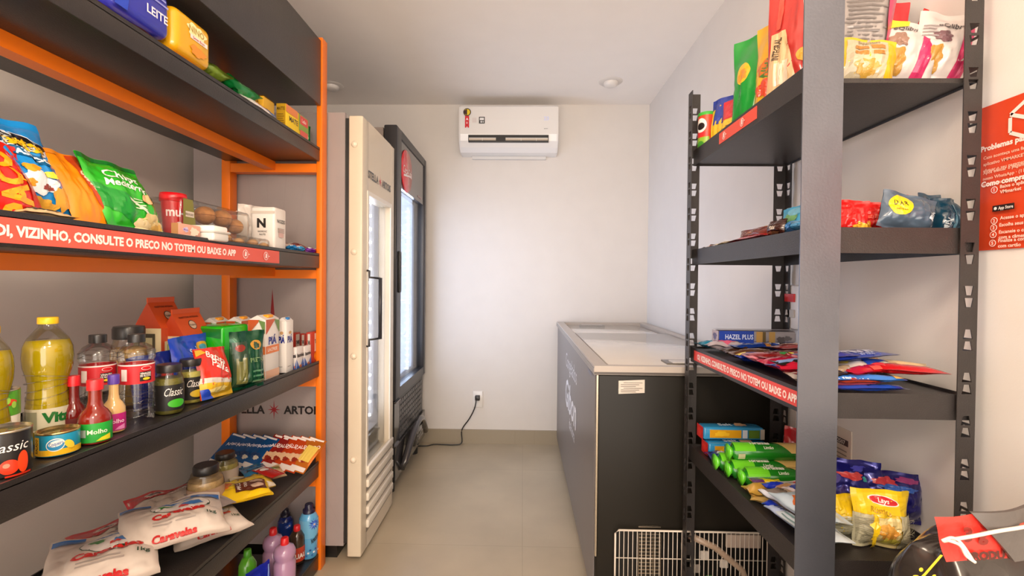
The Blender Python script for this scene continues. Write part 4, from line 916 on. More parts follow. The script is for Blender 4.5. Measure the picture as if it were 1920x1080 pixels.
def vinegar(label,px0,px1,pyt,x):
    y,R,H=cfit(px0,px1,pyt,x,z3)
    e=empty('vinegar_bottle',label,'bottle',PM(x,y,z3+.001,40),'clear vinegar bottles')
    pr=[(.88,0),(.95,.02),(.92,.12),(.97,.25),(.92,.42),(.95,.46),(.95,.66),(.92,.68),(1.0,.72),(1,.80),(.80,.86),(.45,.90),(.40,.92)]
    b=MB(); b.lathe([(r*R,z*H) for r,z in pr],36,'ffffff','pet',caps=False)
    for k,z in enumerate((.09,.17,.25,.33,.75,.80)): 
        rr=R*(.95 if k<4 else 1.0); b.tube([(rr*math.cos(2*math.pi*i/24),rr*math.sin(2*math.pi*i/24),z*H+.003*math.sin(i)) for i in range(25)],.0011,'ffffff','pet',5)
    b.build('bottle_body',e)
    b=MB(); b.lathe([(R*.47,H*.91),(R*.47,H*.99),(R*.45,H)],28,'1f1d1e','plastic'); b.build('cap',e)
    b=MB(); RR=R*.965; b.lathe([(RR,H*.45),(RR,H*.665)],36,'c41c26','card',caps=False); b.lathe([(RR*1.001,H*.655),(RR*1.001,H*.67)],36,'e8dcd8','card',caps=False); S=Scyl(RR+.0008)
    b.rect(S,-R*.85,H*.49,-R*.5,H*.62,'e6d8d4'); b.rect(S,.15*R,H*.48,R*.8,H*.585,'1d1a1a'); b.text(S,'VINAGRE',.47*R,H*.565,H*.022,'f0e8e0',maxw=R*.6); b.text(S,'DE ÁLCOOL',.47*R,H*.54,H*.022,'f0e8e0',maxw=R*.6); b.ell(S,.5*R,H*.505,R*.2,H*.015,'e0c02a'); b.ell(S,.5*R,H*.625,R*.28,H*.022,'e8d8d4'); b.ell(S,.5*R,H*.625,R*.25,H*.018,'c41c26'); b.build('paper_label',e)
vinegar('clear vinegar bottle with black cap behind the sauce bottles',146,222,628,-1.02)
vinegar('clear vinegar bottle with red label in front of the glass jars',220,293,627,-.945)
def jar(label,px0,px1,pyt,x,cont,lid,labc,txt,z=None,zs=None,rz=45,accent=None,shape='round',group='glass jars',lidr=.85,bandc=None):
    zs=z3 if zs is None else zs
    y,R,H=cfit(px0,px1,pyt,x,zs)
    e=empty('glass_jar',label,'jar',PM(x,y,zs+.001,rz),group)
    pr=[(.9,0),(.98,.03),(1,.15),(1,.62),(.95,.72),(.82,.80),(.80,.84)]
    b=MB(); b.lathe([(r*R*.96,z*H) for r,z in pr if z<.8],32,cont,'food'); b.build('contents',e)
    b=MB(); b.lathe([(r*R,z*H) for r,z in pr],32,'ffffff','pet',caps=False); b.build('glass_body',e)
    b=MB(); b.lathe([(R*lidr,H*.84),(R*(lidr+.02),H*.86),(R*(lidr+.02),H*.97),(R*(lidr-.04),H)],32,lid,'plastic'); b.build('lid',e)
    if labc:
        b=MB(); b.lathe([(R*1.008,H*.08),(R*1.008,H*.60)],32,labc,'card',caps=False); S=Scyl(R*1.008+.0005); b.text(S,txt,.15*R,H*.46,H*.16,'e6e2dc',shear=.25,maxw=R*1.3,bold=0)
        if accent: b.ell(S,.4*R,H*.22,R*.62,H*.085,accent)
        b.build('paper_label',e)
jar('wide glass jar of yellow preserve with black lid by the wall',205,279,612,-1.10,'c29a4a','211f1f',None,'')
jar('olive glass jar with black label and green band beside the vinegar',288,346,683,-.925,'6f6a22','23201f','1a1817','Classic',accent='3fae2a')
jar('glass jar of pale hearts of palm with yellow band on the label',333,382,673,-.945,'b5ae52','23201f','1a1817','Classic',accent='c9a92a')
def house(label,pl,pc,pf,pyt,x0,eave):
    cx,cy,W,D,H=boxfit(pl,pc,pf,pyt,x0,z3)
    b=MB(); h=H*eave; c='c4481a'
    b.add([(-W/2,-D/2,0),(W/2,-D/2,0),(W/2,D/2,0),(-W/2,D/2,0),(-W/2,-D/2,h),(W/2,-D/2,h),(W/2,D/2,h),(-W/2,D/2,h),(-W/2,0,H),(W/2,0,H)],
      [(0,1,5,4),(1,2,6,5),(2,3,7,6),(3,0,4,7),(0,3,2,1),(4,5,9,8),(6,7,8,9),(4,8,7),(5,6,9)],c,'card',cols=['c8502a','b8421a','c8502a','d9c8a0','c8502a','cf4f1c','cf4f1c','b43c14','b43c14'])
    b.box(-W/2,W/2,-.002,.002,H-.001,H+.014,'cf4f1c','card')
    Sr_=lambda u,v,o:(lambda n,d:Vector((u,-D/2,h))+d*v+n*o)(Vector((0,-(H-h),D/2)).normalized(),Vector((0,D/2,H-h)).normalized())
    Lr=math.hypot(D/2,H-h)
    b.ell(Sr_,0,Lr*.45,.016,.016,'2a1c16'); b.ell(Sr_,0,Lr*.45,.0135,.0135,'d8b8a0'); b.text(Sr_,'Padaria',0,Lr*.45,.007,'2a1c16',maxw=.024); b.text(Sr_,'PANETTONE ARTESANAL',0,Lr*.8,.006,'5a2210',maxw=W*.7)
    S=Sleft(W,D,H); b.rect(S,-D*.3,h*.1,D*.3,h*.92,'3a3420'); b.rect(S,-D*.26,h*.55,D*.2,h*.86,'b8b088'); b.ell(S,0,h*.35,D*.15,h*.12,'7a9a3a')
    S=Sfront(W,D,H); b.rect(S,-W*.4,h*.2,W*.4,h*.8,'d8c8a0'); b.rect(S,-W*.3,h*.5,W*.1,h*.75,'6a9a4a'); b.text(S,'PURO',0,h*.35,.01,'8a3a1a')
    return tag(b.build('gable_box',None,PM(cx,cy,z3+.001,90)),label,'box','orange gable-top boxes')
house('orange gable-top carton box, left one near the wall',250,302,350,568,-1.08,.72)
house('orange gable-top carton box, right one in front of the wall',298,345,395,590,-1.03,.72)
bagfit('snack_bag','blue and red shiny bag squeezed between the jars and the orange box','snack bag',268,345,(318,660),-.99,z3,.05,'20308c',[('w',.2,.45,.3,.22,'c0302a'),('lines',-.2,.3,.3,.55,3,'d8c8d0')],lean=8,seed=7,mat='film')
bagfit('snack_bag','royal blue bag with yellow round picture on the third board','snack bag',345,412,(378,628),-.975,z3,.055,'1c48c8',[('e',.28,.78,.16,.09,'d8a82a'),('e',.28,.76,.10,.06,'4aa0c0'),('t','Sul',.0,.72,.12,'c8e0f4',{'rot':15}),('r',-.3,.1,.3,.3,'e8e4dc')],lean=8,seed=8)
def greenbag(label,pl,pc,pf,py,x0,zs=None):
    cx,cy,W,D,H=boxfit(pl,pc,pf,py,x0,z3)
    b=MB(); b.rbox(-W/2,W/2,-D/2,D/2,0,H,.010,'22b81c','film',4)
    S=Sfront(W,D,H); b.text(S,'YORGANIC',0,H*.80,H*.06,'0c5a1a',maxw=W*.6); b.text(S,'AMENDOIM',0,H*.72,H*.045,'0c5a1a',maxw=W*.45); b.quad(S,[(-W*.45,H*.1),(W*.45,H*.1),(W*.45,H*.55),(-W*.45,H*.62)],'179a1c')
    S=Sleft(W,D,H); b.quad(S,[(-D*.5,H*.88),(D*.45,H*.80),(D*.45,H*.96),(-D*.4,H*.97)],'0e7a1c'); b.rect(S,D*.12,H*.1,D*.42,H*.45,'b8b8a8'); 
    for i in range(8): b.rect(S,D*.15,H*(.13+.036*i),D*.38,H*(.145+.036*i),'6a6a60',n=1)
    return tag(b.build('block_pack',None,PM(cx,cy,z3+.001,84)),label,'packaged food')
greenbag('bright green block pack with dark green print beside the milk cartons',352,424,466,613,-.955)
bagfit('snack_bag','red snack bag with white lettering leaning in front of the green pack','snack bag',394,448,(395,655),-.880,z3,.05,'d8301e',[
 ('q',[(-.5,.0),(.5,.0),(.5,.24),(-.5,.34)],'e2b628'),('q',[(-.5,.32),(.5,.22),(.5,.30),(-.5,.42)],'d8cfc4'),('t','Batata',.0,.78,.13,'f6ece6',{'rot':-28,'maxw':.8}),('t','Palha',.05,.60,.15,'f6ece6',{'rot':-28,'maxw':.8}),('w',-.1,.16,.3,.05,'f0dc8a'),('q',[(-.5,.0),(-.2,.0),(-.4,.2),(-.5,.2)],'2446b8'),('q',[(-.48,.85),(-.2,.9),(-.3,.97),(-.48,.97)],'e8b02a')],lean=12,roll=4,seed=9.3)
def greenpk(label,px0,px1,top,x0,rz,group='dark green packs',lean=0):
    return bagfit('coffee_pack',label,'packaged food',px0,px1,top,x0,z3,.06,'0f4a30',[
     ('r',-.46,.05,-.08,.82,'26402a'),('e',-.28,.72,.13,.06,'8a2a1c'),('r',-.40,.12,-.14,.55,'6a6a38'),('e',.18,.75,.16,.08,'b8862c'),('w',.18,.74,.07,.06,'123a24'),('t','PRETO',.16,.50,.07,'6a8a5a',{'maxw':.4}),('lines',.0,.1,.4,.35,3,'4a7a5a')],rz=rz,lean=lean,seed=5.5,mat='foil',pleat=.03,group=group,belly=.12)
greenpk('dark green foil pack with gold and red emblems at the board edge',440,504,(470,622),-.885,62)
def milk(label,pl,pc,pf,pyt,x0,orange,txt=True,capc='f0a020'):
    cx,cy,W,D,H=boxfit(pl,pc,pf,pyt,x0,z3)
    e=empty('milk_carton',label,'carton',PM(cx,cy,z3+.001,90),'milk cartons')
    b=MB(); b.rbox(-W/2,W/2,-D/2,D/2,0,H*.93,.0015,'e6e2de','card',2)
    b.add([(-W/2,-D/2,H*.93),(W/2,-D/2,H*.93),(W/2,D/2,H*.93),(-W/2,D/2,H*.93),(-W/2,0,H),(W/2,0,H)],[(0,1,5,4),(2,3,4,5),(0,4,3),(1,2,5)],'e6e2de','card')
    for k,(S,w) in enumerate(((Sfront(W,D,H),W),(Sleft(W,D,H),D))):
        b.text(S,'PIÁ',0,H*.60,H*.11,'1f2f8a',maxw=w*.7,bold=.05)
        if orange:
            b.rect(S,-w/2,H*.40,w/2,H*.52,'e07a3a'); b.text(S,'LACFREE',0,H*.46,H*.05,'f6e6d8',maxw=w*.7); b.rect(S,-w/2,H*.02,w/2,H*.14,'e0b090')
            b.quad(S,[(-w/2,H*.70),(w*.2,H*.93),(-w/2,H*.93),(-w/2,H*.8)],'c8552a')
            b.quad(S,[(w/2,H*.72),(w/2,H*.9),(w*.1,H*.93),(w*.45,H*.72)],'6a8a4a')
        else:
            b.ell(S,0,H*.72,w*.2,H*.03,'c8a070'); b.rect(S,-w*.35,H*.1,w*.1,H*.12,'b8b4b0')
    b.build('carton_body',e)
    b=MB(); b.rbox(-W*.2,W*.2,-D*.42,-D*.05,H*.95,H*1.0,.004,capc,'plastic',2); b.build('cap',e)
milk('white milk carton with blue lettering nearest the board end',520,537,550,596,-.882,False,capc='2a7ac0')
milk('white and orange milk carton beside the dark green pack',466,498,523,592,-.886,True)
milk('orange and white juice carton behind the dark green pack, right back one',425,452,474,595,-1.0,True)
milk('orange and white juice carton at the back, left of the two by the wall',380,405,430,597,-1.06,True)
def smallcart(label,pl,pc,pf,pyt,x0,kind):
    cx,cy,W,D,H=boxfit(pl,pc,pf,pyt,x0,z3)
    b=MB(); base='b8382a' if kind=='r' else 'e4dedc'
    b.rbox(-W/2,W/2,-D/2,D/2,0,H,.001,base,'card',2)
    for S,w in ((Sfront(W,D,H),W),(Sleft(W,D,H),D)):
        if kind=='w':
            b.quad(S,[(-w/2,0),(w*.0,0),(-w/2,H*.45),(-w/2,H*.5)],'2a5cb0'); b.quad(S,[(w/2,0),(w/2,H*.5),(w/2,H*.45),(w*.0,0)],'2a5cb0'); b.text(S,'Itambé',0,H*.62,H*.17,'2a2a30',maxw=w*.85,bold=.04); b.ell(S,.1*w,H*.1,w*.2,H*.07,'b86a4a')
        else:
            b.rect(S,-w*.15,H*.35,w*.35,H*.95,'ddd2c8'); b.text(S,'TAMBÉ',.1*w,H*.68,H*.12,'2a2a30',maxw=w*.45,bold=.04); b.ell(S,.1*w,H*.2,w*.3,H*.16,'e08a1c'); b.ell(S,.1*w,H*.2,w*.15,H*.08,'f2c44a')
    return tag(b.build('small_carton',None,PM(cx,cy,z3+.001,90)),label,'carton','small drink cartons')
smallcart('small red and white cream carton against the orange post',574,583,601,624,-.884,'r')
smallcart('small white carton with blue corners, right one of the front pair',565,571,583,650,-.879,'w')
smallcart('small white carton with blue corners, left one of the front pair',549,556,568,652,-.879,'w')
smallcart('small red carton standing behind the white carton pair, right one',563,572,582,626,-.955,'r')
smallcart('small red carton standing behind the white carton pair, left one',540,550,563,626,-.955,'r')
# ================================================================ LEFT SHELF, FOURTH BOARD
z4=LZ[3]-.006
def sugar(label,px,py,z,rz,tilt=0,roll=0,seed=1,clear=False,L=.30,Wd=.23,T=.07):
    if clear: d=[('q',[(-.5,.62),(-.05,.62),(.45,.98),(-.5,.98)],'b81c28'),('e',-.12,.78,.14,.10,'e2d6ce'),('w',-.12,.78,.09,.06,'2a2222'),('t','CRISTAL',.18,.66,.06,'e8dcd8',{'rot':30,'maxw':.5}),('q',[(.2,.3),(.5,.3),(.5,.6),(.3,.55)],'b81c28'),('e',.1,.3,.1,.05,'c8bdb0')]
    else: d=[('e',.08,.62,.30,.22,'1c4a34',-20),('e',.08,.62,.293,.213,'e8e0da',-20),('w',-.02,.72,.10,.035,'2a78c0'),('w',.14,.74,.07,.025,'2a78c0'),('w',-.06,.60,.07,.04,'2f8a3a'),('q',[(.06,.50),(.30,.56),(.26,.66),(.10,.62)],'3a7ac0'),('w',.1,.52,.05,.03,'cc3a34'),('t','Caravelas',.05,.40,.085,'cc2824',{'rot':8,'maxw':.85,'bold':.05}),('q',[(.18,.80),(.48,.74),(.48,.88),(.2,.93)],'1f72c4'),('q',[(-.48,.84),(-.2,.88),(-.2,.97),(-.48,.94)],'1f72c4'),('w',.1,.90,.12,.04,'4a52b0'),('t','Caravelas',.0,.10,.065,'c02a2a',{'maxw':.6,'bold':.05}),('t','1kg',.36,.30,.05,'1c4a34'),('lines',-.2,.22,.2,.30,2,'b0a49c')]
    base='c4b8ab' if clear else 'd9ccc0'
    return fpk('sugar_bag',label,'sugar bag',px,py,z,Wd,L,T,base,d,rz=rz,tilt=tilt,roll=roll,seed=seed,mat='soft' if not clear else 'film',belly=.35,group='sugar bags' ,nu=34,nv=40,wr=.8)
sugar('white sugar bag with red lettering at the bottom left of the pile',-1.06,1.0,z4,35,seed=1.1)
sugar('clear sugar bag with red corner lying against the wall, left of the two',-1.14,1.32,z4,60,seed=2.2,clear=True,L=.25,Wd=.20)
sugar('clear sugar bag with red corner and black round emblem beside the seed jar',-1.13,1.47,z4+.02,50,seed=3.2,clear=True,L=.23,Wd=.19,tilt=4)
sugar('white sugar bag in the middle of the pile below the topmost one',-1.045,1.145,z4+.042,38,seed=4.3)
sugar('white sugar bag with palm picture on top of the pile',-.985,1.30,z4+.060,42,tilt=2,roll=3,seed=5.9,L=.27,Wd=.25)
sugar('white sugar bag with blue ribbons at the board edge under the yellow popcorn bag',-.975,1.42,z4+.0,48,seed=6.6,L=.24,Wd=.20,T=.05)
jar('round glass jar of beige seeds with black lid, front one',350,422,871,-1.04,'b89a68','1c1a1a','a98c78','',zs=z4,rz=45,lidr=.68,group='seed jars with black lids')
jar('round glass jar of green seeds with black lid, rear one',396,448,848,-1.10,'a39a50','1c1a1a','b0a090','',zs=z4,rz=45,lidr=.72,group='seed jars with black lids')
fpk('popcorn_bag','yellow popcorn bag with orange flame letters and brown label','snack bag',-.975,1.575,z4+.030,.21,.18,.045,'e6c022',[('q',[(-.40,.50),(-.12,.40),(-.02,.86),(-.28,.90)],'e87a1c'),('t','YOKI',-.2,.64,.16,'c8401a',{'rot':70,'maxw':.5}),('w',-.2,.90,.1,.04,'2f8a2a'),('r',-.02,.22,.44,.72,'5a2a1c'),('t','PIPOCA',.04,.47,.07,'f2e8dc',{'rot':90,'maxw':.5}),('t','CHOCO',.14,.47,.05,'f2e8dc',{'rot':90,'maxw':.5}),('e',.31,.60,.1,.08,'c8a890'),('e',.31,.36,.1,.08,'c8a890'),('q',[(.1,.04),(.46,.04),(.46,.2),(.2,.2)],'f0c81c')],rz=35,seed=3.3,nu=30,nv=34)
fpk('candy_bag','silver and black printed packet between sugar and popcorn bags','packaged food',-.985,1.455,z4+.078,.19,.06,.015,'b8b0ae',[('t','PIPOCA',0,.5,.3,'2a2a34',{'maxw':.8}),('r',-.45,.1,.45,.2,'6a6470')],rz=-28,seed=2.2,mat='foil')
flat('grain_bag','clear corn grain bag with white label behind the popcorn bag','packaged food',505,905,z4+.03,.16,.13,.035,'d6b73c',[('q',[(-.5,.0),(.5,.0),(.5,.2),(-.5,.3)],'ddd0bc'),('t','Milho',-.15,.65,.10,'6a4a20'),('q',[(-.5,.75),(.1,.75),(.1,.95),(-.5,.95)],'c9c0a8'),('w',.2,.5,.15,.12,'c8a020')],rz=38,seed=4.1)
flat('seasoning_packet','blue and green popcorn packet under the red sachets','packaged food',540,888,z4+.04,.13,.10,.022,'d2b48a',[('q',[(-.5,.55),(.2,.55),(.2,.95),(-.5,.95)],'1f8ac0'),('t','Pipoca',.0,.45,.12,'e8e4dc',{'rot':20}),('q',[(.1,.5),(.45,.6),(.45,.8),(.2,.75)],'4a7a2c'),('w',.1,.2,.25,.08,'e0c48a')],rz=40,seed=5.1)
flat('seasoning_packet','teal blue packet with dark lettering behind the corn bag','packaged food',477,882,z4+.045,.12,.09,.02,'1c6a94',[('t','Ameixa',0,.4,.14,'1a2a34',{'rot':10,'maxw':.8})],rz=45,seed=6.1)
def sachet(label,x,y,z,c,d,seed,group,roll):
    b=pillow(.085,.15,.012,c,d,seed=seed,mat='foil',nu=18,nv=22)
    tag(b.build('seasoning_sachet',None,Matrix.Translation((x,y,z))@Matrix.Rotation(math.radians(8),4,'Z')@Matrix.Rotation(math.radians(-52),4,'X')@Matrix.Rotation(math.radians(roll),4,'Z')@Matrix.Rotation(math.radians(24),4,'Y')),label,'sachet',group)
ordn=['first','second','third','fourth']
for i in range(4):
    sachet('dark blue seasoning sachet, %s from the left of the blue row'%ordn[i],-1.235+.048*i,1.845-.006*i,z4+.03,'1c5a9c',[('r',-.45,.03,.45,.16,'d2ccc8'),('t','Arisco',.05,.70,.10,'e2e2ea',{'rot':20,'maxw':.8}),('w',.0,.38,.28,.1,'1a3a6a'),('w',.1,.33,.15,.06,'c8c0b0'),('r',-.4,.93,.4,.98,'e0dcd8')],i+.3,'blue seasoning sachets',-9)
rc=['b02a20','a82c28','dc4a1e','de5426','d87a2a']
for i in range(5):
    sachet('%s seasoning sachet, %s'%(['deep red','dark red','orange','bright orange','yellow and orange'][i],['left end of the red row','second in the red row beside the deep red one','middle of the red row','fourth in the red row','right end at the board edge'][i]),-1.045+.040*i,1.830-.006*i,z4+.032,rc[i],[('r',-.45,.03,.45,.15,'e2d6d0'),('t','CALDO',.05,.70,.10,'f4e4dc',{'rot':20,'maxw':.8}),('w',-.05,.38,.3,.11,'d8b08a'),('w',.1,.32,.15,.06,'8a2a1c'),('r',-.4,.93,.4,.98,'efe6e0')]+([('q',[(-.2,.3),(.4,.3),(.4,.75),(-.2,.75)],'e0c05a')] if i==4 else []),i+7.3,'red and orange seasoning sachets',-9)
flat('seasoning_sachet','red sachet lying crosswise in front of the orange ones','sachet',552,886,z4+.060,.05,.13,.01,'cf2a26',[('e',-.2,.5,.12,.3,'e8e0d8'),('r',-.48,.1,-.35,.9,'ded4cc')],rz=-30,seed=9,mat='foil')
# ================================================================ LEFT SHELF, LOWEST BOARD
z5=LZ[4]-.006
def cleaner(label,px0,px1,pyt,x,body,cap,labc,txt,kind):
    y,R,H=cfit(px0,px1,pyt,x,z5)
    e=empty('cleaning_bottle',label,'bottle',PM(x,y,z5+.001,50),'cleaning bottles on the lowest board')
    if kind=='pink': pr=[(.9,0),(1,.02),(1,.52),(.86,.56),(.86,.60),(1,.66),(.99,.74),(.80,.82),(.42,.86),(.36,.87)]; cr=.36;cz=.86
    elif kind=='tall': pr=[(.8,0),(.86,.02),(.9,.4),(1,.62),(.96,.74),(.72,.82),(.60,.84)]; cr=.62;cz=.83
    else: pr=[(.9,0),(1,.02),(1,.55),(.95,.72),(.6,.83),(.40,.86)]; cr=.42;cz=.85
    b=MB(); b.lathe([(r*R,z*H) for r,z in pr],36,body,'gloss'); 
    b.build('bottle_body',e)
    b=MB()
    if kind=='tall': b.lathe([(R*.62,H*.83),(R*.62,H*.90),(R*.45,H*.91),(R*.42,H*.99),(R*.38,H)],28,cap,'plastic')
    else: b.lathe([(R*cr,H*cz),(R*(cr+.03),H*(cz+.02)),(R*cr*.95,H*.99),(R*cr*.7,H)],28,cap,'plastic')
    b.build('cap',e)
    if labc:
        b=MB()
        if kind=='tall':
            prof=[(r*R*1.012,z*H) for r,z in pr if .02<z<.8]; b.lathe(prof,36,labc,'ink',caps=False)
            def S(u,v,o):
                z=v/H; r=.86
                for (r0,z0),(r1,z1_) in zip(pr,pr[1:]):
                    if z0<=z<=z1_: r=r0+(r1-r0)*(z-z0)/(z1_-z0)
                rr=R*r*1.012+.0006+o; a=u/R; return Vector((rr*math.sin(a),-rr*math.cos(a),v))
            b.star(S,.1*R,H*.66,R*.62,R*.3,'1c3fb4',12); b.star(S,.1*R,H*.66,R*.4,R*.16,'5a8ae0',10); b.ell(S,.1*R,H*.66,R*.1,R*.1,'e8c0a8'); b.text(S,txt,.2*R,H*.38,H*.10,'1c1c24',rot=.5,shear=.2,maxw=R*1.1,bold=.02)
            for i in range(9): b.ell(S,R*(-.7+.2*i),H*(.08+.05*(i%3)),R*.12,R*.1,('2a6ab8','e8eef4','1f4a9a')[i%3])
        else:
            RR=R*1.01; b.lathe([(RR,H*.08),(RR,H*.46)],36,labc,'card',caps=False); S=Scyl(RR+.0006); b.text(S,txt,.1*R,H*.24,H*.12,'efe8e0',maxw=R*1.5,bold=.04)
        b.build('paper_label',e)
cleaner('tall light blue softener bottle with navy cap beside the orange post',560,598,945,-.905,'5fa8d8','1c1a3a','6fb4dc','Amaciante','tall')
cleaner('dark blue softener bottle behind the red-capped ones',520,550,955,-1.02,'1c2f7a','12122a','1c3a8a','Amaciante','tall')
cleaner('dark brown bottle with red cap and red label',541,572,985,-.935,'3a2a1e','cf1c22','b83a1c','UAU','round')
cleaner('pink bottle with red cap, front one of the two',512,555,1008,-.900,'b088a8','d01c22',None,'','pink')
cleaner('pink bottle with red cap, rear one of the two',492,532,990,-.975,'b088a8','d01c22',None,'','pink')
cleaner('lime green bottle at the back of the lowest board',446,482,1030,-1.0,'5aa82a','4a9a22',None,'','round')
for i,(px,py,h) in enumerate(((450,1062,.165),(478,1072,.15),(508,1078,.14))):
    x=-.90-.02*i; y=yL(px,-.90,.15)
    bag('soap_pack','shiny blue refill pack, %s of the three on the lowest board'%['leftmost','middle one','rightmost'][i],'packaged goods',x+.01,y,z5,.10,h,.035,'1c2fc8',[('q',[(.0,.2),(.1,.2),(.45,.9),(.38,.9)],'8ab0f0')],rz=70,lean=10,mat='foil',seed=i,group='blue refill packs')
# ================================================================ RIGHT SHELVES, TOP TRAY
r1=FLR[0]
G1='snack bags on the top right tray'
# cylinder can
p=onX(1314,262,.625); R=.0285
e=empty('chip_can','tall round chip can with green lid at the far end of the top tray','can',PM(.619,1.612,r1+.001,-62))
b=MB(); b.lathe([(R,0),(R,.15)],32,'d8442a','ink'); S=Scyl(R)
b.rect(S,-R*.9,.0,R*1.0,.075,'8fb83a',n=14); b.ell(S,0,.115,.020,.024,'ece6e0'); b.ell(S,0,.112,.014,.012,'241c1c'); b.text(S,'CHIPS',0,.085,.012,'d82a3a',bold=.05); b.ell(S,.0,.045,.014,.018,'3f8a2c'); b.ell(S,0,.018,.018,.012,'e8c85a'); b.build('can_wall',e)
b=MB(); b.lathe([(R*1.03,.148),(R*1.03,.157),(R,.159)],32,'3fae3a','plastic'); b.build('lid',e)
bag('snack_bag','blue and yellow snack bag behind the green-lidded can','snack bag',.648,1.52,r1,.12,.19,.06,'e2b42a',[('q',[(-.5,.5),(.5,.5),(.5,1),(-.5,1)],'2b3f9a'),('w',.1,.25,.25,.14,'b87a2a'),('q',[(-.5,.0),(-.36,.0),(-.36,.8),(-.5,.8)],'f0c82a')],rz=-52,lean=6,seed=1.5,group=G1,bdecs=[('r',-.5,.5,.5,1,'2b3f9a')])
bag('snack_bag','small green and orange snack bag between the blue bag and the tall green bag','snack bag',.70,1.455,r1,.11,.16,.045,'b06a3a',[('w',.2,.7,.3,.15,'2a2f6a'),('w',-.1,.3,.3,.15,'4a8a3a')],rz=-60,lean=10,seed=2.5,group=G1)
bag('snack_bag','yellow and red snack bag leaning in front of the tall green bag','snack bag',.630,1.435,r1,.10,.155,.045,'e3b93a',[('q',[(-.5,.55),(.5,.55),(.5,1),(-.5,1)],'c8323a'),('t','75%',.0,.35,.12,'8a5a2a'),('w',0,.15,.3,.08,'efe0a8')],rz=-55,lean=12,seed=3.1,group=G1)
bag('snack_bag','tall dark green chip bag with round yellow emblem on the top right tray','snack bag',.655,1.345,r1,.17,.30,.065,'1b8f34',[('e',-.22,.62,.15,.10,'e2b62a'),('w',-.22,.60,.10,.06,'d88a2a'),('q',[(-.05,.1),(.02,.1),(.22,.7),(.17,.7)],'a8cfa8'),('q',[(.3,.05),(.36,.05),(.40,.9),(.36,.9)],'8fc090'),('w',-.1,.06,.12,.05,'dfe6da')],rz=-60,lean=4,seed=4.7,group=G1,belly=.5)
bag('snack_bag','yellow and orange snack bag with green letters beside the kraft-coloured one','snack bag',.655,1.235,r1,.15,.28,.05,'d9a52a',[('w',-.12,.55,.25,.10,'cf6a1c'),('t','NHAC',-.12,.58,.12,'3a7a2a',{'maxw':.5,'rot':70}),('w',-.12,.35,.25,.09,'d84a2a'),('w',-.12,.18,.2,.07,'8ab82a'),('q',[(.1,.0),(.24,.0),(.24,1),(.1,1)],'eec02a')],rz=-62,lean=4,seed=5.2,group=G1)
bag('snack_bag','tall red and kraft brown snack bag beside the grey corner post','snack bag',.648,1.15,r1,.13,.34,.06,'b5302a',[('q',[(-.5,.0),(.20,.0),(-.12,.58),(-.40,.58)],'d2b184'),('r',-.32,.20,-.04,.36,'dccdb4'),('lines',-.36,.08,.0,.16,3,'9a7a3a'),('e',.24,.36,.15,.05,'e09a2a'),('t','INTEGRAL',-.28,.46,.05,'4a3a2a',{'rot':80,'maxw':.4}),('q',[(-.3,.6),(-.2,.6),(-.2,.98),(-.3,.98)],'d04a3a')],rz=-50,lean=3,seed=6.2,group=G1,belly=.3)
bag('snack_bag','pale grey snack bag with small print partly behind the corner post','snack bag',.70,1.085,r1,.13,.31,.045,'d5c9bf',[('lines',-.3,.62,.3,.74,4,'8a7f78'),('w',.1,.48,.12,.05,'8a6a2a'),('t','MAIS',.0,.55,.05,'6a5f58'),('w',-.2,.1,.2,.06,'c06a8a')],rz=-35,lean=3,seed=7.2,group=G1,mat='soft')
def R1(label,px,pyb,Y,W,H,T,base,decs,rz,roll,lean=5,seed=1,dz=0,**k):
    p=onY(px,pyb,Y); return bag('snack_bag',label,'snack bag',p.x,Y,r1+dz,W,H,T,base,decs,rz=rz,lean=lean,roll=roll,seed=seed,group=G1,**k)
R1('silver grey snack bag with pink edge right of the corner post','1597' and 1597,145,1.05,.125,.26,.055,'948d89',[('lines',-.42,.30,.35,.92,16,'6a6462'),('q',[(.34,.0),(.5,.0),(.5,1),(.36,1)],'b5305a'),('t','BRASILICO',-.05,.24,.035,'3a3432',{'maxw':.6}),('r',-.5,.0,.5,.04,'a02a3a')],-12,7,seed=1.7)
R1('red snack bag behind the silver grey one','x' and 1622,140,1.16,.13,.27,.05,'c41f28',[('r',-.4,.1,.3,.4,'9a1a20')],-12,8,seed=2.7)
R1('yellow and beige snack bag with brown squares','x' and 1615,145,1.02,.115,.10,.045,'cda61a',[('r',-.38,.06,.30,.94,'b5a88c'),('w',-.02,.30,.20,.18,'b08a3a'),('r',-.24,.56,-.02,.66,'a8702a'),('r',.02,.58,.24,.68,'a8702a'),('r',-.24,.70,-.02,.80,'a8702a'),('r',.02,.72,.24,.82,'a8702a'),('t','Equilibri',-.02,.90,.09,'8a7a5a',{'maxw':.6})],-12,10,seed=3.9)
R1('white and pink snack bag with brown chips, left of the pair','x' and 1680,143,1.03,.12,.135,.05,'c4bab6',[('q',[(.14,.0),(.34,.0),(.34,1),(.16,1)],'b8305e'),('w',-.2,.26,.17,.20,'a87c34'),('w',-.22,.62,.14,.12,'8a6a5a'),('t','eQlibri',-.15,.84,.08,'3a3438',{'maxw':.45,'shear':.2}),('q',[(-.5,.80),(-.1,.90),(-.1,1),(-.5,1)],'e4c11e')],-12,17,seed=4.9)
R1('white and pink snack bag with brown chips, right of the pair','x' and 1750,142,1.02,.12,.15,.05,'c4bab6',[('q',[(.16,.0),(.36,.0),(.36,1),(.18,1)],'b8305e'),('w',-.2,.25,.16,.18,'a87c34'),('w',-.12,.58,.14,.09,'6a4a50'),('t','eQlibri',-.02,.78,.08,'3a3438',{'maxw':.5,'shear':.2}),('lines',-.44,.55,-.2,.75,4,'8a8080')],-10,16,seed=5.9)
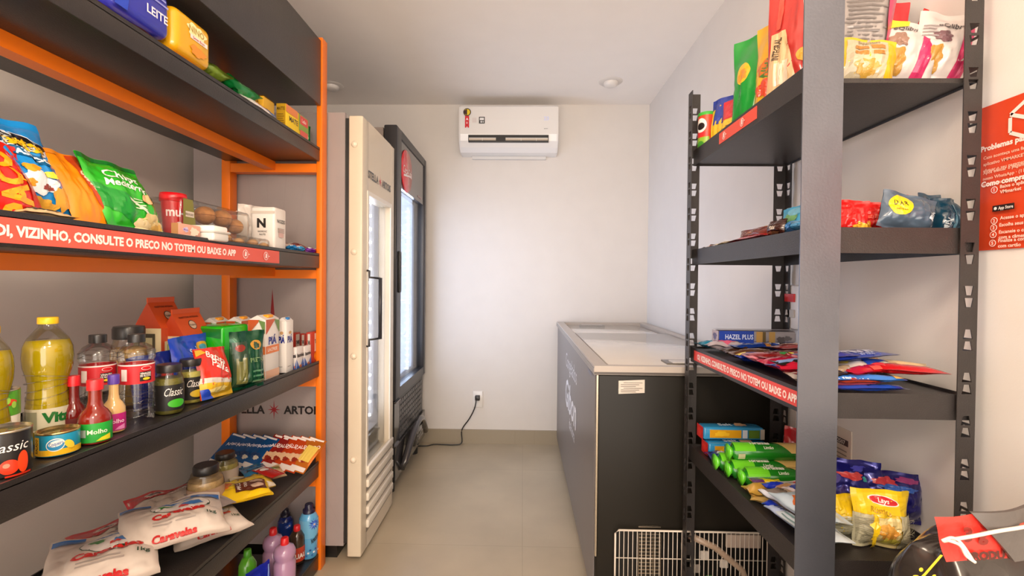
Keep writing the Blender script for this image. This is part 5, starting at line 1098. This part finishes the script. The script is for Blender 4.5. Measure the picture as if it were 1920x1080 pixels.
R1('red snack bag leaning at the back behind the white and pink pair','x' and 1735,130,1.12,.16,.19,.05,'b51c1e',[('w',-.2,.6,.2,.1,'e0a01c'),('q',[(-.5,.9),(.5,.9),(.5,.98),(-.5,.98)],'d8302a')],-8,24,seed=6.4)
# ================================================================ RIGHT SHELVES, SECOND TRAY
r2=FLR[1]
def RT(name,label,cat,px0,px1,top,x0,zs,T,base,decs=(),rz=-90,lean=8,**k):
    return bagfit(name,label,cat,px0,px1,top,x0,zs,T,base,decs,rz=rz,lean=lean,**k)
fpk('candy_pack','thin white and pink sweet pack at the far end of the second tray','sweets',.64,1.56,r2+.008,.10,.08,.018,'ded2c8',[('w',0,.4,.3,.2,'c81c4a')],rz=-90,seed=1)
fpk('candy_pack','thin cream and gold sweet pack on the second tray','sweets',.64,1.45,r2+.010,.10,.09,.018,'d0bc8a',[('r',-.3,.2,.2,.6,'efe4d4')],rz=-80,seed=2)
fpk('chocolate_bar','red wrapped bar lying along the second tray edge','chocolate bar',.62,1.30,r2+.012,.22,.05,.016,'b8202a',[('lines',-.4,.3,.4,.7,2,'d8c0a0')],rz=-90,seed=3,mat='foil')
RT('candy_pack','brown open-topped chocolate pack on the second tray','sweets',1379,1430,(1402,430),.618,r2+.02,.03,'6a2c22',[('t','CHOCO',.0,.6,.25,'b87a5a',{'maxw':.7}),('r',-.5,0,.5,.3,'b01c22')],seed=4,pleat=.02)
RT('candy_pack','yellow gold chocolate pack on the second tray','sweets',1412,1437,(1424,425),.665,r2+.02,.03,'c8a02a',[('w',.1,.4,.2,.2,'e8cc5a')],seed=5)
RT('candy_pack','dark brown chocolate pack lettered TREN on the second tray','sweets',1430,1459,(1446,414),.612,r2+.02,.03,'3a1c16',[('t','TREN',.05,.42,.20,'e4d8c8',{'maxw':.7}),('w',0,.14,.3,.1,'8a5a3a')],seed=6,mat='film')
RT('candy_pack','light blue upright card-like pack with green tint on the second tray','sweets',1458,1494,(1478,390),.640,r2+.02,.02,'3f9ac4',[('e',.1,.6,.3,.2,'6aa06a'),('e',.2,.8,.3,.15,'6fb0cc')],seed=7,pleat=.01,mat='card',lean=4)
RT('candy_pack','pale blue pack with white print next to the grey corner post','sweets',1462,1515,(1488,412),.610,r2+.02,.04,'4a9ccc',[('lines',-.4,.5,.4,.85,3,'c8dce8'),('q',[(-.5,0),(-.1,0),(-.2,.9),(-.5,.9)],'1f78c0')],seed=8)
G2='bags on the near end of the second tray'
def R2(label,px0,px1,top,Y,T,base,decs,rz=-5,roll=0,seed=1,lean=6,zz=None,**k):
    a=onY(px0,428,Y); c=onY(px1,428,Y); W=abs(c.x-a.x); H=onY(top[0],top[1],Y).z-r2
    return bag('snack_bag',label,'snack bag',(a.x+c.x)/2,Y,r2+.001,W,H,T,base,decs,rz=rz,lean=lean,roll=roll,seed=seed,group=G2,**k)
R2('crumpled red bag with yellow patch right of the corner post',1560,1622,(1592,378),1.05,.045,'d8201f',[('w',.25,.22,.3,.14,'f0b83a')],seed=1.1,wr=1.6,roll=6)
R2('red bag with orange highlights beside the first red bag',1600,1665,(1635,382),1.11,.05,'dd2420',[('q',[(-.5,.45),(.5,.6),(.5,.68),(-.5,.55)],'f0604a'),('w',-.3,.2,.15,.2,'f0a82a')],seed=2.1,wr=1.6,roll=6)
R2('dark slate bag tip behind the yellow sticker','x' and 1655,1695,(1677,372),1.16,.04,'2a2f44',[],seed=3.3,roll=8)
R2('grey-blue bag with round yellow DAR sticker',1642,1742,(1700,375),1.03,.055,'4f5f70',[('e',-.22,.62,.19,.30,'e8c61c',-25),('t','D A R',-.22,.66,.13,'2a2a20',{'maxw':.22}),('t','sabores',-.22,.48,.07,'8a7a1c',{'maxw':.18}),('lines',.30,.25,.36,.7,1,'c8d0d8'),('t','MIX',.36,.5,.12,'d0d8de',{'rot':70})],seed=4.1,roll=14)
R2('dark red bag tip behind the grey-blue bag','x' and 1690,1732,(1715,369),1.17,.04,'b81c24',[],seed=5.5,roll=10)
R2('slate blue bag with small white print, second from the right post',1712,1775,(1752,369),1.09,.05,'2f4658',[('t','MIX',.2,.42,.13,'d0d8de',{'rot':70}),('q',[(-.4,.2),(-.3,.2),(-.1,.9),(-.2,.9)],'5a7488')],seed=6.1,roll=10)
R2('dark teal bag standing next to the near right post',1748,1812,(1785,374),1.05,.05,'0f3a50',[('q',[(-.1,.1),(-.04,.1),(.0,.8),(-.08,.8)],'4a7a90'),('t','MIX',-.25,.3,.12,'c8d8e0',{'rot':70})],seed=7.1,roll=4)
R2('dark teal bag at the back beside the near right post',1720,1775,(1745,367),1.20,.05,'123c52',[],seed=8.1,roll=8)
# ================================================================ RIGHT SHELVES, THIRD TRAY
r3=FLR[2]; G3='bars and biscuits on the third tray'
def bar(label,px,py,dz,L,Wd,T,base,decs=(),rz=-90,cat='chocolate bar',name='chocolate_bar',zs=None,**k):
    zs=r3 if zs is None else zs
    return flat(name,label,cat,px,py,zs+.001+dz,Wd,L,T,base,decs,rz=rz,group=k.pop('group',G3),nu=k.pop('nu',22),nv=k.pop('nv',14),**k)
# biscuit boxes at back
def boxflat(name,label,cat,px,py,z,L,Wd,H,col,front=(),top=(),left=(),rz=0,group=None,mat='film',r=.006):
    p=onZ(px,py,z); return tag(cart(L,Wd,H,col,front=front,top=top,left=left,mat=mat,r=r).build(name,None,PM(p.x,p.y,z+.001,rz)),label,cat,group)
fpk('chocolate_bar','royal blue wafer pack beneath the long blue and grey box','chocolate bar',.78,1.545,r3+.002,.24,.06,.030,'1c3fb8',[('w',-.1,.5,.15,.2,'3a6ae0'),('t','WAFER',.1,.5,.3,'cfd8f0',{'maxw':.3})],rz=0,group=G3,mat='foil',seed=1)
def S_():pass
b=cart(.25,.05,.038,'8f8a90',front=[('r',-.5,0,-.05,1,'1f3f9c'),('t','HAZEL PLUS',-.24,.5,.4,'c8d4ec',{'maxw':.36}),('r',-.02,.05,.06,.95,'b08a4a'),('r',.06,.05,.1,.95,'5a4a2a'),('r',.14,.05,.22,.95,'a8864a'),('w',.3,.3,.06,.25,'4a464a'),('w',.38,.4,.05,.2,'5a565a')],top=[('r',-.5,-.5,.5,.5,'8f8a90')],left=[('r',-.5,0,.5,1,'c8c0d0'),('w',0,.5,.3,.3,'6a6a9a')],mat='film',r=.008)
tag(b.build('biscuit_box',None,PM(.765,1.565,r3+.034,0)),'long blue and grey box lettered in white at the back of the third tray','box')
spec=[
 ('teal blue bar at the far corner of the third tray',1345,655,.004,.14,.05,.014,'1f7a9a',0,[('lines',-.4,.3,.2,.7,2,'4fb0d0')]),
 ('white and pink bar near the far corner of the third tray',1345,662,.010,.12,.045,.014,'d8ccd4',-8,[('w',0,.5,.3,.3,'c85a7a'),('w',.3,.5,.1,.2,'2a2a5a')]),
 ('blue chocolate bar lying behind the brown biscuit pack',1420,650,.02,.16,.05,.015,'14307a',2,[('r',.1,.1,.2,.9,'a8702a'),('e',.3,.5,.08,.3,'2a6ad0')]),
 ('brown biscuit pack with dark wrapper lying across the third tray',1383,668,.008,.155,.06,.022,'4a3226',-2,[('t','AO LEITE',0,.45,.25,'d8c8b8',{'maxw':.5}),('r',-.45,.7,.45,.95,'8a7a6a')]),
 ('dark brown bar below the brown biscuit pack',1385,678,.006,.15,.05,.016,'5a3a28',-2,[('lines',-.3,.3,.3,.6,1,'c8b8a8')]),
 ('red and gold chocolate pack with dark lettering on the third tray',1462,665,.020,.17,.085,.014,'a82a2a',14,[('w',.1,.55,.3,.2,'c8a090'),('t','Chocolate',.0,.5,.2,'4a1a1a',{'maxw':.6})]),
 ('red wrapped bar at the back of the third tray near the post',1485,650,.03,.15,.06,.014,'8f2424',24,[('w',.0,.5,.3,.2,'b8988a')]),
 ('deep blue bar in front of the brown packs',1402,685,.006,.14,.05,.020,'1a3aa8',-4,[('w',-.4,.6,.08,.3,'e0c83a')]),
 ('black and white chocolate bar by the corner post',1478,680,.02,.15,.05,.016,'2c2a24',8,[('w',-.3,.5,.2,.3,'8aa8e0'),('t','BRANCO',.1,.5,.3,'b8b8a0',{'maxw':.5})]),
 ('blue and white chocolate bar by the corner post',1460,684,.012,.14,.05,.016,'3a5ac8',10,[('w',0,.5,.3,.3,'d8dcec')]),
 ('pink bar with yellow and green picture on the third tray',1418,691,.014,.15,.055,.020,'d88a9a',-5,[('w',.25,.6,.15,.3,'d8d03a'),('w',.1,.4,.08,.2,'3a8a4a')]),
 ('crimson chocolate bar, rear one of the two bright ones',1438,699,.010,.17,.06,.024,'cc1f4a',-6,[('r',.38,.1,.48,.9,'e8a04a')]),
 ('crimson chocolate bar lettered in pale pink, front one of the two',1458,712,.010,.17,.06,.026,'d42440',-6,[('t','MORANGO',.05,.6,.28,'f0a8a8',{'maxw':.5}),('w',.42,.6,.05,.3,'e8b83a')]),
 ('blue and white bar wedged against the corner post',1492,703,.018,.11,.045,.016,'5a6ac0',12,[('w',0,.5,.3,.3,'d8dcec')]),
 ('dark bar with white lettering at the near edge of the third tray',1482,732,.010,.15,.06,.024,'2f2018',4,[('w',.1,.6,.35,.25,'b89a70'),('t','NUTS',-.2,.5,.3,'d8ccc0',{'maxw':.3})]),
 ('white and brown bar at the near edge of the third tray',1470,724,.004,.12,.05,.014,'cfc0b4',-4,[('w',0,.5,.3,.2,'5a3424')]),
]
for k,(lb,px,py,dz,L,Wd,T,c,rz,dc) in enumerate(spec):
    pl={0:1306,1:1322,3:1350,4:1362,7:1378,10:1396,11:1422,12:1452,14:1499,15:1478}.get(k)
    if pl:
        P=onX(pl,528+(pl-980)*.372,.592); T=max(T,.021); Wd*=1.25; bb=pillow(L,Wd,T*1.45,c,dc,seed=k+.5,mat='foil' if k%2 else 'film',nu=24,nv=14)
        M=Matrix.Translation((.594+L/2+Wd/2*abs(math.sin(math.radians(rz))),max(P.y,.970+Wd/2),r3+dz+.002+T*.7))@Matrix.Rotation(math.radians(rz),4,'Z')@Matrix.Rotation(math.radians(-90),4,'X')@Matrix.Translation((0,0,-Wd/2))
        tag(bb.build('chocolate_bar',None,M),lb,'chocolate bar',G3)
    else: bar(lb,px,py,dz+.007,L,Wd,T*1.35,c,dc,rz=rz,seed=k+.5,mat='foil' if k%2 else 'film')
spec=[
 ('orange bar at the far left of the near half of the third tray',1590,672,.03,.14,.06,.02,'d88f22',25,[]),
 ('cream, blue and white chocolate pack behind the post side of the third tray',1612,684,.03,.16,.07,.02,'d8cfc0',20,[('q',[(-.1,.1),(.5,.3),(.5,.8),(.0,.9)],'1f48a8'),('e',.2,.6,.1,.12,'4fb88a'),('w',-.35,.5,.1,.15,'d8c040')]),
 ('blue-edged wafer bar with gold stripes beside the orange bar',1590,698,.028,.15,.05,.016,'b8a078',22,[('r',-.4,.6,.4,.8,'2a4a7a'),('w',.3,.4,.1,.2,'d8c03a')]),
 ('indigo chocolate bar lettered in white, smaller one behind',1640,690,.062,.12,.055,.012,'2b2f98',24,[('t','LACTA',.0,.5,.42,'c8cce8',{'maxw':.6,'bold':.04})]),
 ('black and cream coil-patterned bar next to the post',1586,716,.02,.08,.06,.02,'3a322c',10,[('w',0,.5,.2,.25,'a89a88')]),
 ('beige long bar lying slanted at the wall side of the third tray',1668,680,.036,.16,.03,.012,'d0b48a',-28,[]),
 ('pale beige wrapper beside the red bars at the wall side',1705,690,.012,.13,.08,.012,'c9b890',-20,[('e',-.2,.5,.06,.1,'b8c04a')]),
 ('large blue chocolate bar with white lettering on the third tray',1665,708,.056,.24,.085,.014,'2340a8',24,[('t','LACTA',.08,.52,.50,'d0d6f0',{'maxw':.55,'bold':.05}),('t','ao leite',.1,.2,.14,'9aa8dc',{'maxw':.3})]),
 ('bright red chocolate bar, rear one by the right post',1752,694,.030,.18,.075,.016,'c0141c',-20,[('q',[(-.3,.2),(-.1,.2),(-.1,.8),(-.3,.8)],'d83a3a')]),
 ('bright red chocolate bar, front one by the right post',1740,716,.028,.22,.075,.016,'c2141c',24,[('w',.0,.7,.08,.06,'efe0dc'),('q',[(-.2,.1),(.4,.1),(.45,.2),(-.2,.25)],'e04a3a')]),
 ('light blue bar with gold end at the front edge of the third tray',1665,738,.016,.20,.04,.014,'3a78c8',4,[('lines',-.4,.4,.2,.7,1,'a8c8e8'),('r',.4,.1,.5,.9,'d8a85a')]),
 ('brown and white striped bar lettered PIMENTA at the front edge',1600,741,.012,.15,.035,.014,'9a3a2a',2,[('t','MENTA',.1,.4,.4,'efe6dc',{'maxw':.5})]),
 ('deep blue bar with white line under the light blue bar',1680,743,.002,.16,.03,.010,'1c3f9c',2,[('r',-.3,.4,.3,.6,'d8dce8')]),
]
for k,(lb,px,py,dz,L,Wd,T,c,rz,dc) in enumerate(spec):
    bar(lb,px,py,dz+.004,L,Wd,T*1.3,c,dc,rz=rz,seed=k+31.5,mat='film')
# ================================================================ RIGHT SHELVES, FOURTH TRAY
r4=FLR[3]; G4='packs on the fourth tray'
def tri(label,x,y,z,rz=0,L=.20):
    b=cart(L,.055,.042,'2a86b8',front=[('r',-.40,.18,.12,.82,'d0981c'),('w',-.2,.5,.12,.2,'e2b42a'),('r',.14,.18,.22,.82,'c8d0d8'),('r',.24,.18,.42,.82,'5a7a2a'),('r',.43,.1,.5,.9,'b8b0a0')],
      top=[('t','Salt',-.1,.0,.4,'e6eef4',{'maxw':.3}),('w',.15,.0,.1,.3,'d8b08a')],left=[('r',-.5,0,.5,1,'cf2a2a'),('w',0,.5,.3,.3,'e23a30')],mat='film',r=.007)
    return tag(b.build('biscuit_pack',None,PM(x,y,z,rz)),label,'biscuits','blue biscuit packs')
tri('blue and yellow biscuit pack, upper one of the two at the far end',.708,1.60,r4+.047)
tri('blue and yellow biscuit pack, lower one of the two at the far end',.715,1.575,r4+.001)
def roll(label,x,y,z,rz=0,L=.20,R=.026):
    b=MB(); b.lathe([(R*.25,-.014),(R*.9,-.012),(R*.5,-.002),(R,.006),(R,L-.006),(R*.5,L+.002),(R*.85,L+.012),(R*.2,L+.014)],24,lambda z_:'1e7a1c' if 0<z_<L else '5cc422','film')
    S=lambda u,v,o: Vector(((R+o)*math.sin(v/R),-(R+o)*math.cos(v/R),u))   # u along, v around (0 = front)
    S2=lambda u,v,o: Vector(((R+o)*math.cos(v/R+1.2)*-1,-(R+o)*math.sin(v/R+1.2),u+L/2))
    Sx=lambda u,v,o: Vector(((-(R+o))*math.sin(v/R),-(R+o)*math.cos(v/R),u+L/2))
    b.rect(Sx,-L*.5,.010,-L*.20,R*1.9,'6ccc2a',n=6); b.quad(Sx,[(L*.08,R*1.9),(L*.3,.006),(L*.42,.006),(L*.44,R*1.9)],'d8b46a'); b.rect(Sx,-L*.46,-R*.5,-L*.36,R*.1,'b8b890')
    b.text(Sx,'Tortinhas',-L*.12,R*1.5,.014,'f2f2e6',bold=.04,maxw=L*.3); b.text(Sx,'Limão',-L*.01,R*.8,.008,'e8efd8')
    M=Matrix.Translation((x-L/2,y,z+R))@Matrix.Rotation(math.radians(rz),4,'Z')@Matrix.Rotation(math.radians(90),4,'Y')
    return tag(b.build('biscuit_roll',None,M),label,'biscuits','green biscuit rolls')
roll('green biscuit roll on top of the other rolls',.722,1.395,r4+.047,L=.2)
roll('green biscuit roll at the back of the green stack',.70,1.432,r4+.002,L=.2)
roll('green biscuit roll in the middle of the lower layer',.712,1.376,r4+.002)
roll('green biscuit roll at the front of the green stack',.724,1.318,r4+.004)
fpk('biscuit_pack','dark blue pack under the blue and yellow biscuit packs','biscuits',.64,1.50,r4+.001,.10,.08,.028,'1c2a6a',[('w',0,.5,.2,.2,'c8d0e0')],rz=-90,group=G4,seed=1,mat='film')
p=onZ(1470,850,r4); bag('biscuit_pack','deep red pack standing slanted behind the green rolls','biscuits',.845,1.42,r4+.001,.13,.115,.05,'a01c22',[('t','Cookies',.05,.62,.12,'e0b0a0',{'rot':-25,'maxw':.6}),('w',-.2,.5,.1,.1,'c85a4a'),('w',0,.2,.4,.12,'b8642a')],rz=-20,lean=14,roll=10,group=G4,seed=2)
spec=[
 ('gold and brown twisted biscuit roll on the fourth tray',1412,918,.002,.11,.05,.045,'b08a3a',0,[('q',[(.0,.0),(.5,.0),(.5,1),(.0,1)],'6a3420')]),
 ('gold foil pack at the tray edge below the brown roll',1422,938,.001,.08,.04,.016,'b89a5a',-30,[]),
 ('yellow and purple pack between the green rolls and blue wrapper',1440,905,.025,.08,.045,.02,'e2cc1c',0,[('r',-.5,0,-.2,1,'5a2a6a')]),
 ('brown striped wafer pack under the small blue bow pack',1470,915,.012,.14,.055,.03,'8a4a22',-4,[('r',-.5,.2,.5,.6,'d8b47a'),('w',-.3,.8,.1,.2,'1c3fb0')]),
 ('small royal blue wrapper on the brown striped wafers',1452,910,.045,.06,.03,.02,'1a2fa8',8,[]),
 ('crumpled royal blue foil pack at the tray edge',1436,948,.01,.07,.07,.035,'1a34b0',-60,[('w',.1,.4,.2,.2,'2a5ae0')]),
 ('silver and brown cookie pack with clear window on the fourth tray',1452,942,.03,.14,.085,.04,'6f6258',-80,[('w',.0,.6,.3,.2,'a89078'),('w',.1,.5,.2,.12,'2a211c'),('w',.25,.75,.12,.1,'c8a870'),('r',-.5,.0,.5,.12,'c8ccd8')]),
 ('white and blue cookie pack lettered ST at the tray edge',1466,972,.014,.14,.08,.026,'b8c8e8',-82,[('t','STAR',-.2,.4,.4,'2a3f9a',{'maxw':.4}),('q',[(.1,.1),(.5,.1),(.5,.9),(.2,.9)],'3a7ad0'),('q',[(.3,.2),(.4,.2),(.4,.9),(.3,.9)],'c83a6a')]),
 ('white and red biscuit pack with cookie picture by the corner post',1492,915,.045,.11,.075,.02,'d8ccd0',10,[('w',.2,.6,.2,.2,'d8303a'),('w',-.3,.6,.16,.2,'b88a5a'),('w',-.1,.3,.14,.15,'3a4a9a')]),
 ('red and white crumpled pack touching the corner post',1500,938,.035,.08,.06,.03,'d23a4a',30,[('w',.1,.5,.25,.25,'e8dce0')]),
 ('white and blue biscuit pack with orange cookie, upper one',1480,950,.052,.15,.09,.03,'c8dcec',-84,[('w',.0,.5,.26,.30,'cf6a2a'),('w',.05,.5,.14,.16,'e8a070'),('q',[(-.5,.7),(.2,.8),(.2,1),(-.5,1)],'2f9ad8')]),
 ('white and blue biscuit pack with large orange cookie at the near edge',1482,990,.020,.13,.09,.034,'c8d4dc',-86,[('w',.0,.55,.28,.32,'d8602a'),('w',.04,.56,.18,.2,'e8883a'),('w',.0,.5,.08,.08,'c03a1a'),('lines',-.4,.05,.1,.2,2,'6a8a8a')]),
]
for k,(lb,px,py,dz,L,Wd,T,c,rz,dc) in enumerate(spec):
    bar(lb,px,py,dz,L,Wd,T,c,dc,rz=rz,seed=k+61.5,mat='film',cat='biscuits',name='biscuit_pack',zs=r4,group=G4,nv=20)
# bags on the near half of the fourth tray
def R4(label,px0,px1,top,Y,T,base,decs,rz=-5,roll=0,seed=1,lean=5,name='snack_bag',**k):
    a=onY(px0,1060,Y); c=onY(px1,1060,Y); H=onY(top[0],top[1],Y).z-r4
    return bag(name,label,'snack bag',(a.x+c.x)/2,Y,r4+.001,abs(c.x-a.x),H,T,base,decs,rz=rz,lean=lean,roll=roll,seed=seed,group='bags on the near half of the fourth tray',**k)
yb_=[('q',[(-.5,.60),(.5,.60),(.5,1),(-.5,1)],'e8c61c'),('e',.0,.82,.26,.075,'efe6dc',-8),('e',.0,.82,.24,.06,'c8202a',-8),('t','Lays',.0,.82,.07,'f6efe6',{'rot':-8,'maxw':.34,'shear':.2}),('t','Rústica',-.08,.66,.085,'b88f1c',{'rot':-12,'maxw':.55}),
 ('r',-.22,.0,.22,.56,'d8c88a'),('w',.0,.30,.17,.10,'d89a3a'),('w',.05,.16,.15,.08,'c8c04a'),('w',-.05,.40,.14,.06,'e0a84a'),('r',-.5,.0,-.22,.6,'b9b598'),('r',.22,.0,.5,.6,'b9b598'),('lines',-.47,.05,-.26,.55,18,'7f7c68'),('lines',.27,.05,.47,.55,18,'7f7c68'),('q',[(-.26,.02),(-.20,.02),(-.20,.6),(-.30,.6)],'e8c61c')]
R4('yellow potato chip bag with red oval label and small print panels',1598,1702,(1648,922),1.03,.06,'e0be22',yb_,seed=1.9,roll=1,pleat=.04,mat='film',belly=.3)
R4('yellow potato chip bag half hidden by the grey corner post',1528,1606,(1560,928),1.06,.06,'e0be22',[('q',[(-.5,.62),(.5,.62),(.5,1),(-.5,1)],'e8c61c'),('r',-.45,.02,.42,.58,'b9b598'),('lines',-.42,.05,.38,.55,20,'7f7c68'),('t','n',.3,.72,.05,'b88f1c')],seed=2.9,pleat=.04)
R4('navy blue bag with red pattern behind the full yellow chip bag',1612,1722,(1655,892),1.13,.07,'1c1a6a',[('w',-.2,.8,.2,.08,'b0303a'),('w',.2,.86,.2,.05,'8a2a6a'),('w',0,.7,.3,.06,'2a5ab0')],seed=3.9,roll=6,mat='foil')
R4('navy blue bag with red and green pattern beside the corner post',1545,1640,(1580,868),1.15,.07,'1d1c72',[('w',-.1,.75,.22,.06,'b83a3a'),('w',.25,.72,.15,.06,'2a8a8a'),('w',.1,.86,.2,.04,'3a3aa8')],seed=4.9,roll=4,mat='foil')
# ================================================================ BIG BLACK SACK WITH RED LABEL
def px3(px,py,Y): return onY(px,py,Y)
e=empty('charcoal_sack','big black paper sack with red printed top label tied with white string, bottom right corner','sack',Matrix.Translation((.750,.715,.0)))
o0=Vector((.750,.715,0))
b=MB(); nseg=48; V=[];F=[]
rings=[(.0,.14,.10),(.05,.155,.115),(.35,.16,.12),(.66,.160,.118),(.80,.158,.108),(.855,.152,.080),(.885,.145,.045),(.898,.138,.015)]
for j,(z,a_,c_) in enumerate(rings):
    for i in range(nseg):
        t=2*math.pi*i/nseg; ex=abs(math.cos(t))**.7*(1 if math.cos(t)>=0 else -1); ey=abs(math.sin(t))**.7*(1 if math.sin(t)>=0 else -1)
        n_=noise.noise(Vector((ex*2.2,ey*2.2,z*7)))*.022*(min(1,z*3))+noise.noise(Vector((ex*5,ey*5,z*14)))*.010
        V.append((ex*(a_+n_),ey*(c_+n_),z+(.02*noise.noise(Vector((ex*3,1,2))) if j>=4 else 0)-(.035*max(0,-ex)**2 if j>=5 else 0)))
for j in range(len(rings)-1):
    for i in range(nseg):
        k=(i+1)%nseg; F.append((j*nseg+i,j*nseg+k,(j+1)*nseg+k,(j+1)*nseg+i))
F.append(tuple(range(nseg))[::-1]); F.append(tuple((len(rings)-1)*nseg+i for i in range(nseg)))
b.add(V,F,'2b2623','film',True); sack=b.build('sack_body',e)
sb=sack.modifiers.new('s','SUBSURF'); sb.levels=1; sb.render_levels=2
def topY(px,py): return .575
b=MB()
Sk=lambda u,v,o: (lambda p: Vector((p.x,p.y,p.z)))(onY(u,v,.575-o)-o0)
def pxq(pts,col,mat='ink',n=8): b.quad(lambda u,v,o: Vector(((onY(u,v,.572)-o0).x,(.572-o0.y)-o+.003*math.sin(u*.045)*math.sin(v*.06),(onY(u,v,.572)-o0).z)),pts,col,mat,n)
pxq([(1772,1052),(1905,1045),(1880,960),(1750,968)],'d8342a','soft')
b.V=[v+Vector((0,0,0)) for v in b.V]
St=lambda u,v,o: Vector(((onY(u,v,.568)-o0).x,(.568-o0.y)-o,(onY(u,v,.568)-o0).z))
A_=St(1862,1040,0)
b.text(lambda u,v,o: Vector((u,A_.y-o+.0,v)),'PRODUTO',A_.x,A_.z,.0092,'4a1c14',rot=.08,bold=.06)
B_=St(1828,1000,0); b.text(lambda u,v,o: Vector((u,A_.y-o,v)),'3 g',B_.x,B_.z,.016,'7a2218',rot=.1,bold=.05)
b.build('top_label',e,label='red label lettered PRODUTO')
b=MB(); A_=St(1730,1062,0); fs=lambda u,v,o: Vector((u,A_.y-o-.004,v)); b.text(fs,'J.',St(1738,1055,0).x,St(1738,1052,0).z,.030,'c8a81c',rot=-.3,shear=.4,bold=-.01); b.text(fs,'a',St(1706,1075,0).x,St(1706,1076,0).z,.022,'c8a81c',rot=-.3,shear=.4,bold=-.01); b.ell(fs,St(1720,1063,0).x,St(1720,1063,0).z,.0025,.0025,'c8a81c'); b.build('front_print',e)
b=MB()
q=[onY(1920+60,975,.56)-o0,onY(1920,988,.56)-o0,onY(1870,996,.56)-o0,onY(1820,1006,.56)-o0,onY(1768,1014,.558)-o0]
b.tube(smooth(q),.0022,'e3d2c6','soft',6)
b.tube(smooth([onY(1775,1012,.556)-o0,onY(1800,1022,.556)-o0,onY(1812,1042,.556)-o0,onY(1828,1054,.556)-o0]),.0020,'e3d2c6','soft',6)
b.tube(smooth([onY(1766,1014,.556)-o0,onY(1785,1008,.556)-o0,onY(1802,1018,.556)-o0,onY(1824,1050,.556)-o0]),.0016,'e3d2c6','soft',6)
b.build('tie_string',e,label='white tie string')
b=MB(); fl=lambda u,v,o: Vector(((onY(u,v,.569)-o0).x,(.569-o0.y)-o-.006*math.sin((u-1830)/95*math.pi),(onY(u,v,.569)-o0).z))
b.quad(fl,[(1893,1048),(1990,1050),(1990,940),(1822,962)],'55504d','soft'); b.quad(fl,[(1900,985),(1925,983),(1925,976),(1905,978)],'b8442a','soft')
fo=b.build('folded_flap',e); md=fo.modifiers.new('t','SOLIDIFY'); md.thickness=.004
